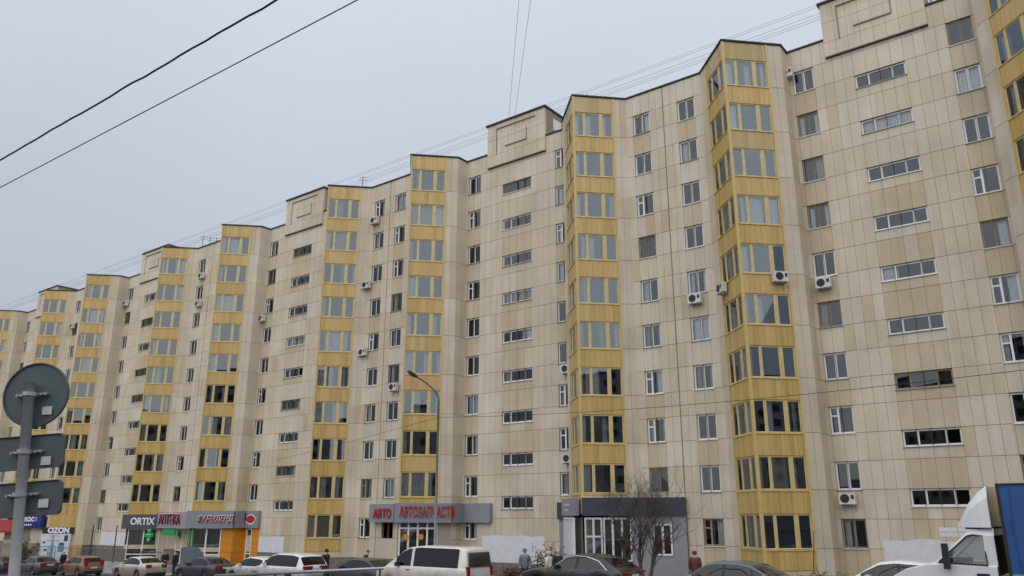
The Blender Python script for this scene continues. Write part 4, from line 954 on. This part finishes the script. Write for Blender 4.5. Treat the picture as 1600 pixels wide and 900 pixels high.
COUPE = dict(SUVS, L=4.99, W=1.99, H=1.68, belt=1.08, top=[(0, .7), (.08, .9), (.6, 1.03), (1.5, 1.12), (2.3, 1.58), (2.8, 1.67), (3.4, 1.64), (4.0, 1.52), (4.75, 1.16), (4.95, 1.08), (4.99, .65)], cab=(1.45, 4.8), glass=(1.75, 4.2), ws=(1.6, 2.2), rw=(3.95, 4.65), pillars=(2.85,), wheel=.38, wx=(.95, 3.95), tail_z=(.98, 1.06), tail_w=.45, plate_z=.82, handles=(2.7, 3.6), tumble=.22)
VAN = dict(SEDAN, L=5.3, W=1.92, H=1.99, belt=1.14, top=[(0, .62), (.05, .85), (.2, 1.0), (.75, 1.16), (1.0, 1.32), (1.7, 1.80), (2.05, 1.93), (2.7, 1.985), (4.7, 1.97), (5.05, 1.93), (5.2, 1.82), (5.26, 1.2), (5.3, .6)], cab=(.7, 5.27), glass=(1.3, 4.85), ws=(.95, 1.72), rw=(9, 9), pillars=(2.25,), pw=.075, pm='paint_van', wheel=.34, wx=(.95, 4.0), tail_z=(.85, 1.22), tail_w=.13, plate_z=.80, handles=(2.1,), tumble=.13, rear_glass=(1.2, 1.76, .72), lean=.09, mirror='dark', handle='dark', seats=(.22, .5, .75))
def put_car(name, label, xpx, Y, sp, pm, **kw):
    zg = ground_z(Y); c = Y * math.cos(_P) + (zg + 1.2 - CAM_Z) * math.sin(_P); return car(name, label, (xpx - 800) / FPX * c, Y, sp, pm, **kw)
put_car('parked_car', 'black car half hidden behind the road sign post', 4, 71, SEDAN, 'paint_black')
put_car('parked_car', 'dark grey sedan between the sign post and the red hatchback', 60, 67, SEDAN, 'paint_graphite')
put_car('parked_car', 'muddy red hatchback parked near the poster wall', 128, 65, HATCH, 'paint_red')
put_car('parked_car', 'cream white sedan with dirty sides parked before the porch', 219, 59, SEDAN, 'paint_cream')
rt, _ = put_car('parked_car', 'dark navy sedan with its bonnet propped open', 322, 53.5, SEDAN, 'paint_navy')
m = MB(); hp = [(0, .74, 0), (.25, .76, .30), (.55, .74, .62), (.8, .66, .9), (.92, .45, 1.02)]
for (x0, w0, z0), (x1, w1, z1) in zip(hp, hp[1:]): m.quad([(x0, w0, z0), (x1, w1, z1), (x1, -w1, z1), (x0, -w0, z0)]); m.quad([(x0 + .03, w0, z0), (x0 + .03, -w0, z0), (x1 + .03, -w1, z1), (x1 + .03, w1, z1)])
obj('open_bonnet', m.mesh('hood_blue', True), rt, Matrix.Translation((SEDAN['L'] / 2 - 1.15, 0, .98)))
put_car('parked_car', 'low white car peeping out in front of the white off-roader', 402, 51, HATCH, 'paint_white')
put_car('parked_car', 'white off-roader with dark rear window beside the charcoal sedan', 449, 43, SUVS, 'paint_white')
put_car('parked_car', 'charcoal sedan between white off-roader and white van', 567, 41.5, dict(SEDAN, H=1.44), 'paint_graphite')
put_car('white_van', 'white passenger van with muddy lower body and dark windows', 676, 36, VAN, 'paint_van', cat='van')
rt, _ = put_car('parked_car', 'black coupe-roofed crossover with chrome window line', 908, 34.5, COUPE, 'paint_black')
m = MB()
for sgn in (1, -1):
    Y0 = sgn * (COUPE['W'] / 2 - .028); Lc = COUPE['L'] / 2; m.box(Lc - 4.25, Lc - 1.8, min(Y0, Y0 + sgn * .015), max(Y0, Y0 + sgn * .015), 1.068, 1.092)
    arc = [(1.75, 1.12), (2.3, 1.50), (2.75, 1.585), (3.3, 1.56), (3.85, 1.42), (4.28, 1.09)]
    P = [Vector((Lc - s, sgn * (COUPE['W'] / 2 - .055 - .20 * (z - 1.08) / .6), z)) for s, z in arc]; m.tube(P, .016, 5)
obj('chrome_trim', m.mesh('chrome'), rt)
put_car('parked_car', 'blue-grey sedan parked before the yellow ground-floor bay', 1138, 25.5, dict(SEDAN, L=4.75, H=1.47), 'paint_bluegrey')
put_car('parked_car', 'white car parked in front of the truck cab', 1395, 24, HATCH, 'paint_white')

# truck: cab-over-bonnet light lorry with wind deflector and blue tarpaulin body
TX, TY = 11.45, 19.6
trk = tag(empty('delivery_truck', Matrix.Translation((TX, TY, ground_z(TY))) @ Matrix.Rotation(HEAD, 4, 'Z')), 'white light truck with roof deflector and blue tarpaulin body', 'truck')
# local: x forward, origin at rear of cab; y>0 is the side turned to the camera
def hull(sections, mat, name, close=True, smooth=False):
    m = MB(); b = 0; k = len(sections[0])
    for s in sections: m.v += s
    for i in range(len(sections) - 1):
        for j in range(k): j2 = (j + 1) % k; m.f.append((i * k + j, (i + 1) * k + j, (i + 1) * k + j2, i * k + j2)); m.m.append(0)
    if close: m.f.append(tuple(range(k))); m.m.append(0); m.f.append(tuple(reversed(range((len(sections) - 1) * k, len(sections) * k)))); m.m.append(0)
    me = m.mesh(mat, smooth, True); return obj(name, me, trk)
def sec(x, zb, zt, w, wt): return [(x, -w, zb), (x, w, zb), (x, w, min(zt - .03, 1.40)), (x, wt, zt), (x, -wt, zt), (x, -w, min(zt - .03, 1.40))]
hull([sec(2.3, .45, .95, .80, .70), sec(2.22, .42, 1.12, .90, .80), sec(1.9, .42, 1.29, .97, .86), sec(1.4, .42, 1.42, .99, .90), sec(1.2, .42, 1.48, .99, .92)], 'paint_white', 'bonnet')
hull([sec(1.2, .42, 1.45, .99, .975), sec(0, .42, 1.41, .99, .975)], 'paint_white', 'door_panel')
# cab frame: pillars, roof
for s_ in (1, -1):
    m = MB(); m.tube([(1.2, s_ * .95, 1.45), (.52, s_ * .82, 2.08)], .045, 6); obj('windscreen_pillar', m.mesh('paint_white'), trk)
    m = MB(); m.box(-.02, .2, min(s_ * .83, s_ * .955), max(s_ * .83, s_ * .955), 1.40, 2.06); obj('rear_pillar', m.mesh('paint_white'), trk)
hull([[(.62, -.80, 2.04), (.62, .80, 2.04), (.55, .78, 2.12), (.55, -.78, 2.12)], [(.3, -.86, 2.06), (.3, .86, 2.06), (.3, .80, 2.2), (.3, -.80, 2.2)], [(-.02, -.86, 2.06), (-.02, .86, 2.06), (-.02, .80, 2.22), (-.02, -.80, 2.22)]], 'paint_white', 'cab_roof')
m = MB(); m.box(-.03, .0, -.92, .92, 1.2, 2.06); obj('cab_back', m.mesh('dark'), trk)
m = MB(); m.quad([(1.18, .955, 1.47), (.53, .83, 2.04), (.2, .845, 2.04), (.2, .965, 1.42)]); obj('side_window', m.mesh('cab_glass'), trk)
m = MB(); m.quad([(1.18, -.955, 1.47), (.2, -.965, 1.42), (.2, -.845, 2.04), (.53, -.83, 2.04)]); obj('side_window', m.mesh('cab_glass'), trk)
m = MB(); m.quad([(1.2, -.93, 1.48), (.54, -.8, 2.06), (.54, .8, 2.06), (1.2, .93, 1.48)]); obj('windshield', m.mesh('cab_glass'), trk)
m = MB(); m.tube([(1.17, .975, 1.46), (.54, .86, 2.04), (.42, .86, 2.07), (.2, .88, 2.05), (.18, .985, 1.42), (1.17, .985, 1.46)], .022, 6); obj('window_seal', m.mesh('dark'), trk)
m = MB()
for y in (-.45, .42): m.box(.1, .25, y - .24, y + .24, 1.0, 1.72); m.box(.12, .24, y - .12, y + .12, 1.72, 1.95)
m.box(.75, 1.15, -.9, .9, 1.0, 1.5); m.tube([(.62, .42 + .19 * math.cos(t), 1.38 + .19 * math.sin(t)) for t in [i * math.pi / 8 for i in range(17)]], .015, 5); obj('cab_interior', m.mesh('dark'), trk)
m = MB(); m.box(.92, 1.04, 1.05, 1.22, 1.32, 1.88); obj('mirror', m.mesh('dark'), trk); m = MB(); m.tube([(.95, .95, 1.4), (.97, 1.1, 1.5)], .025, 6); m.tube([(.98, .96, 1.1), (.85, 1.08, .98), (.7, 1.08, .96)], .018, 6); obj('mirror_arm', m.mesh('dark'), trk)
m = MB(); m.box(.17, .42, .985, 1.012, 1.12, 1.24); obj('door_handle', m.mesh('dark'), trk)
def dsec(x, z0, z1, w): return [(x, -w, z0), (x, w, z0), (x, w * .97, z0 + (z1 - z0) * .7), (x, w * .8, z1), (x, -w * .8, z1), (x, -w * .97, z0 + (z1 - z0) * .7)]
hull([dsec(.72, 2.25, 2.31, .66), dsec(.6, 2.24, 2.50, .78), dsec(.42, 2.235, 2.78, .86), dsec(.2, 2.235, 3.02, .92), dsec(0, 2.235, 3.16, .95)], 'paint_white', 'wind_deflector', True, False)
m = MB(); m.box(-.02, .55, -.8, .8, 2.195, 2.25); obj('deflector_mount', m.mesh('dark'), trk)
BX0, BX1 = -.28, -4.4
m = MB(); m.box(BX1, BX0, -1.05, 1.05, .92, 3.16); obj('tarpaulin', m.mesh('tarp_blue'), trk)
m = MB(); m.box(BX0 - .0, BX0 + .06, -1.07, 1.07, .85, 3.2); m.box(BX1, BX0 + .06, -1.07, 1.07, 3.161, 3.2); obj('body_frame', m.mesh('dark'), trk)
m = MB(); m.box(BX1, BX0, -1.075, -1.052, .80, 1.25); m.box(BX1, BX0, 1.052, 1.075, .80, 1.25); obj('drop_side', m.mesh('steel'), trk)
m = MB()
for i in range(12): x = BX0 - .2 - i * .33; m.tube([(x, 1.058, 1.27), (x + .05, 1.062, 2.2), (x, 1.058, 3.1)], .012, 5)
obj('lashing', m.mesh('tarp_blue'), trk)
m = MB(); m.box(BX1, 1.9, -.4, .4, .5, .78); obj('chassis', m.mesh('dark'), trk)
for x in (1.35, -2.9):
    for s in (1, -1):
        m = MB(); m.disc((x, s * .86, .35), (0, 1, 0), .35, .2, 24); wh = obj('wheel', m.mesh('tyre'), trk); m = MB(); m.disc((x, s * .965, .35), (0, 1, 0), .2, .02, 16); obj('rim', m.mesh('rim'), wh)
for s in (1, -1):
    m = MB(); m.box(2.02, 2.2, min(s * .62, s * .9), max(s * .62, s * .9), .78, .98); obj('headlight', m.mesh('sticker'), trk)

# ------------------------------------------------------------------ people
def skin_mesh(verts, edges, rad, mat, sub=2):
    me = bpy.data.meshes.new('s'); me.from_pydata(verts, edges, []); o = bpy.data.objects.new('s', me); col.objects.link(o)
    md = o.modifiers.new('k', 'SKIN'); sv = me.skin_vertices[0].data
    for i, r_ in enumerate(rad): sv[i].radius = (r_, r_) if not isinstance(r_, tuple) else r_
    sv[0].use_root = True; s = o.modifiers.new('u', 'SUBSURF'); s.levels = sub; s.render_levels = sub
    dg = bpy.context.evaluated_depsgraph_get(); r = bpy.data.meshes.new_from_object(o.evaluated_get(dg)); bpy.data.objects.remove(o); bpy.data.meshes.remove(me)
    r.materials.clear(); r.materials.append(MATS[mat]); 
    for p in r.polygons: p.use_smooth = True
    return r
def person(label, X, Y, yaw, coat, legs, hat, hood=False, lean=0, h=1.72, arm=0):
    root = tag(empty('person', Matrix.Translation((X, Y, ground_z(Y) + .1)) @ Matrix.Rotation(yaw, 4, 'Z') @ Matrix.Scale(h / 1.72, 4)), label, 'person', 'people beside the parked cars')
    l = lean
    def T(x, y, z): return (x + max(0, z - .9) * l, y, z - max(0, z - .9) * l * .25)
    # body: pelvis, torso, neck, head, legs with feet, arms with hands
    V = [T(0, 0, .93), T(0, 0, 1.15), T(0, 0, 1.38), T(.01, 0, 1.47), T(.02, 0, 1.53), T(.03, 0, 1.63), T(.03, 0, 1.70),
         (0, .1, .86), (.03, .11, .48), (-.01, .11, .09), (.14, .12, .035), (0, -.1, .86), (.05, -.11, .48), (.0, -.11, .09), (.15, -.12, .035),
         T(0, .19, 1.37), T(-.02 + arm * .1, .25, 1.1), T(.08 + arm * .25, .22, .88 + arm * .15), T(.12 + arm * .3, .21, .80 + arm * .17), T(0, -.19, 1.37), T(-.02 + arm * .1, -.25, 1.1), T(.08 + arm * .25, -.22, .88 + arm * .15), T(.12 + arm * .3, -.21, .80 + arm * .17)]
    E_ = [(0, 1), (1, 2), (2, 3), (3, 4), (4, 5), (5, 6), (0, 7), (7, 8), (8, 9), (9, 10), (0, 11), (11, 12), (12, 13), (13, 14), (2, 15), (15, 16), (16, 17), (17, 18), (2, 19), (19, 20), (20, 21), (21, 22)]
    rad = [.13, .125, .13, .055, .075, .095, .07, .085, .06, .045, .04, .085, .06, .045, .04, .055, .045, .035, .035, .055, .045, .035, .035]
    obj('body', skin_mesh(V, E_, rad, 'skin'), root)
    Vc = [T(0, 0, .72), T(0, 0, .95), T(0, 0, 1.2), T(0, 0, 1.38), T(0, 0, 1.46), V[15], V[16], V[17], V[19], V[20], V[21]]
    obj('coat', skin_mesh(Vc, [(0, 1), (1, 2), (2, 3), (3, 4), (3, 5), (5, 6), (6, 7), (3, 8), (8, 9), (9, 10)], [.2, .195, .19, .17, .10, .095, .08, .06, .095, .08, .06], coat), root)
    Vt = [(0, 0, .9), (0, .1, .84), (.03, .11, .48), (0, .11, .1), (0, -.1, .84), (.05, -.11, .48), (.01, -.11, .1)]
    obj('trousers', skin_mesh(Vt, [(0, 1), (1, 2), (2, 3), (0, 4), (4, 5), (5, 6)], [.15, .105, .08, .07, .105, .08, .07], legs), root)
    for s in (1, -1): obj('shoe', skin_mesh([(-.05, s * .115, .05), (.05, s * .115, .05), (.17, s * .12, .04)], [(0, 1), (1, 2)], [.055, .055, .045], 'dark', 1), root)
    hx = V[5]; obj('hood' if hood else 'hat', skin_mesh([(hx[0] - .02, 0, hx[2] + (-.08 if hood else .02)), (hx[0] - .025, 0, hx[2] + .03), (hx[0] - .015, 0, hx[2] + .1)], [(0, 1), (1, 2)], [.125 if hood else .105, .125 if hood else .11, .08], hat), root)
    m = MB()
    for s in (1, -1): m.disc((hx[0] + .088, s * .033, hx[2] + .0), (1, 0, 0), .011, .012, 8)
    m.box(hx[0] + .085, hx[0] + .115, -.012, .012, hx[2] - .045, hx[2] - .005); m.box(hx[0] + .078, hx[0] + .094, -.025, .025, hx[2] - .075, hx[2] - .067); obj('face', m.mesh('skin'), root)
for nm_, c in (('coat_grey', (.16, .18, .22)), ('coat_cream', (.62, .56, .47)), ('coat_black', (.018, .018, .02)), ('coat_maroon', (.13, .035, .035)), ('coat_navy', (.02, .025, .04)), ('jeans', (.04, .05, .08)), ('hat_white', (.6, .62, .6)), ('hat_grey', (.12, .13, .15)), ('hat_black', (.015, .015, .016))): cloth(nm_, c)
def put_person(label, x, ytop, Y, *a, **k):
    zg = ground_z(Y) + .1; c = Y * math.cos(_P) + (zg + 1.2 - CAM_Z) * math.sin(_P); person(label, (x - 800) / FPX * c, Y, *a, **k)
put_person('person in a grey quilted coat and hood standing by the black crossover', 820, 862, 42.5, R(-95), 'coat_grey', 'jeans', 'hat_grey', hood=True, h=1.78)
put_person('person in a cream coat beside the office steps', 858, 864, 43.0, R(140), 'coat_cream', 'jeans', 'coat_cream', hood=True, h=1.66)
put_person('person in dark coat with white cap beside the cream coat', 872, 863, 43.0, R(-60), 'coat_navy', 'jeans', 'hat_white', h=1.72)
put_person('person in a maroon hooded coat by the bare tree', 1086, 866, 36.5, R(60), 'coat_maroon', 'coat_black', 'coat_maroon', hood=True, h=1.66)
put_person('person in black walking past behind the white off-roader', 508, 853, 47, R(-20), 'coat_black', 'coat_black', 'hat_black', hood=True, h=1.8, lean=.1)
put_person('person in black bending forward behind the charcoal sedan', 568, 860, 47, R(10), 'coat_black', 'jeans', 'hat_black', lean=.3, h=1.78)
put_person('person in black with a white cap before the poster wall', 99, 864, 73, R(160), 'coat_black', 'coat_black', 'hat_white', h=1.74)
put_person('person in navy leaning toward the raised bonnet', 256, 861, 60, R(-25), 'coat_navy', 'jeans', 'hat_black', lean=.25, h=1.8, arm=1)
put_person('person in dark jacket standing just behind the raised bonnet', 274, 863, 60.5, R(180), 'coat_black', 'jeans', 'hat_black', h=1.74)

# ------------------------------------------------------------------ bare tree and shrubs
def branch(m, p, d, ln, r, depth, rnd, mats, tips):
    n_ = 4; P = [p]; q = p.copy(); dd = d.copy()
    for i in range(n_):
        dd = (dd + Vector((rnd.uniform(-.18, .18), rnd.uniform(-.18, .18), rnd.uniform(-.05, .16)))).normalized(); q = q + dd * ln / n_; P.append(q.copy())
    m.tube(P, [r * (1 - .5 * i / n_) for i in range(n_ + 1)], 5 if r > .02 else 3, 0, False)
    if depth == 0: tips.append((P[-1], dd)); return
    k = rnd.choice((2, 3, 4)) if depth > 1 else rnd.choice((3, 4, 5))
    for i in range(k):
        s = rnd.uniform(.35, 1) if i else 1; j = min(n_ - 1, int(s * n_)); o = P[j].lerp(P[j + 1], s * n_ - j) if j + 1 <= n_ else P[-1]
        side = Vector((rnd.uniform(-1, 1), rnd.uniform(-1, 1), rnd.uniform(-.15, .75))).normalized()
        branch(m, o, (dd * .55 + side * .75).normalized(), ln * rnd.uniform(.6, .82), r * rnd.uniform(.42, .6), depth - 1, rnd, mats, tips)
def bare_tree(label, X, Y, stems, h, seed, depth=4):
    rnd = random.Random(seed); root = tag(empty('bare_tree', Matrix.Translation((X, Y, ground_z(Y)))), label, 'tree'); tm = MB(); bm_ = MB(); tips = []
    for (dx, tilt, r) in stems:
        p = Vector((dx, rnd.uniform(-.2, .2), -.1)); d = Vector((tilt, rnd.uniform(-.12, .12), 1)).normalized(); P = [p + d * (h * .42 * i / 4) + Vector((rnd.uniform(-.05, .05), rnd.uniform(-.05, .05), 0)) for i in range(5)]
        tm.tube(P, [r, r * .9, r * .8, r * .72, r * .65], 8)
        for j in range(2, 5):
            for _ in range(3 if j < 4 else 4):
                side = Vector((rnd.uniform(-1, 1), rnd.uniform(-1, 1), rnd.uniform(.1, .9))).normalized(); branch(bm_, P[j], (d * .55 + side * .8).normalized(), h * rnd.uniform(.17, .26), r * rnd.uniform(.3, .45), depth - 1, rnd, None, tips)
    obj('trunk', tm.mesh('bark', True), root); obj('crown', bm_.mesh('twig', True), root); return root, tips
c = ray(985, 820, 37.5); bare_tree('leafless many-stemmed tree with fine twigs before the office', c.x + .25, 37.5, [(-.35, -.14, .11), (.1, .02, .10), (.45, .2, .09), (.2, .42, .07)], 5.6, 5, 5)
def shrub(label, P, w, h, nl, mat, seed, name='shrub'):
    rnd = random.Random(seed); root = tag(empty(name, Matrix.Translation(P)), label, 'shrub'); m = MB(); lf = MB()
    for i in range(18):
        a = rnd.uniform(0, 6.28); e_ = Vector((math.cos(a) * w * rnd.uniform(.2, 1), math.sin(a) * w * .6 * rnd.uniform(.2, 1), h * rnd.uniform(.55, 1))); mid = e_ * .5 + Vector((0, 0, h * .15)); m.tube([(0, 0, 0), mid, e_], [.02, .012, .005], 4, 0, False)
        for _ in range(nl // 18):
            s = rnd.uniform(.25, 1); q = (mid * (2 * s) if s < .5 else mid.lerp(e_, 2 * s - 1)) + Vector((rnd.gauss(0, .14), rnd.gauss(0, .14), rnd.gauss(0, .1))); u_ = Vector((rnd.gauss(0, 1), rnd.gauss(0, 1), rnd.gauss(0, 1))).normalized() * rnd.uniform(.04, .09); v_ = u_.orthogonal().normalized() * u_.length * .6
            lf.quad([q - u_, q + v_, q + u_, q - v_])
    obj('stem', m.mesh('bark'), root); obj('crown', lf.mesh(mat), root)
def gp(u, v): p = W(u, v); return Vector((p.x, p.y, ground_z(p.y)))
shrub('brown half-bare shrub beside the office corner', gp(BU['A'] - 3.1, 2.6), 1.1, 2.3, 500, 'leaf_dry', 1)
shrub('dark low bush at the wall between car-parts shop and office', gp(BU['C'] + 5.5, 2.2), 1.3, 1.0, 600, 'leaf_dry', 2)
shrub('second dark low bush nearer the office along the same wall', gp(BU['C'] + 8.2, 2.0), 1.2, .9, 600, 'leaf_dry', 3)
shrub('tangled green bush below the blue fascia', gp(BU['H'] + 5.0, 3.2), 1.9, 3.4, 1400, 'leaf_green', 4)
shrub('dry hedge at the foot of the yellow ground-floor bay', gp(BU['B'] + 2.4, 3.4), 1.6, .75, 500, 'leaf_dry', 6)
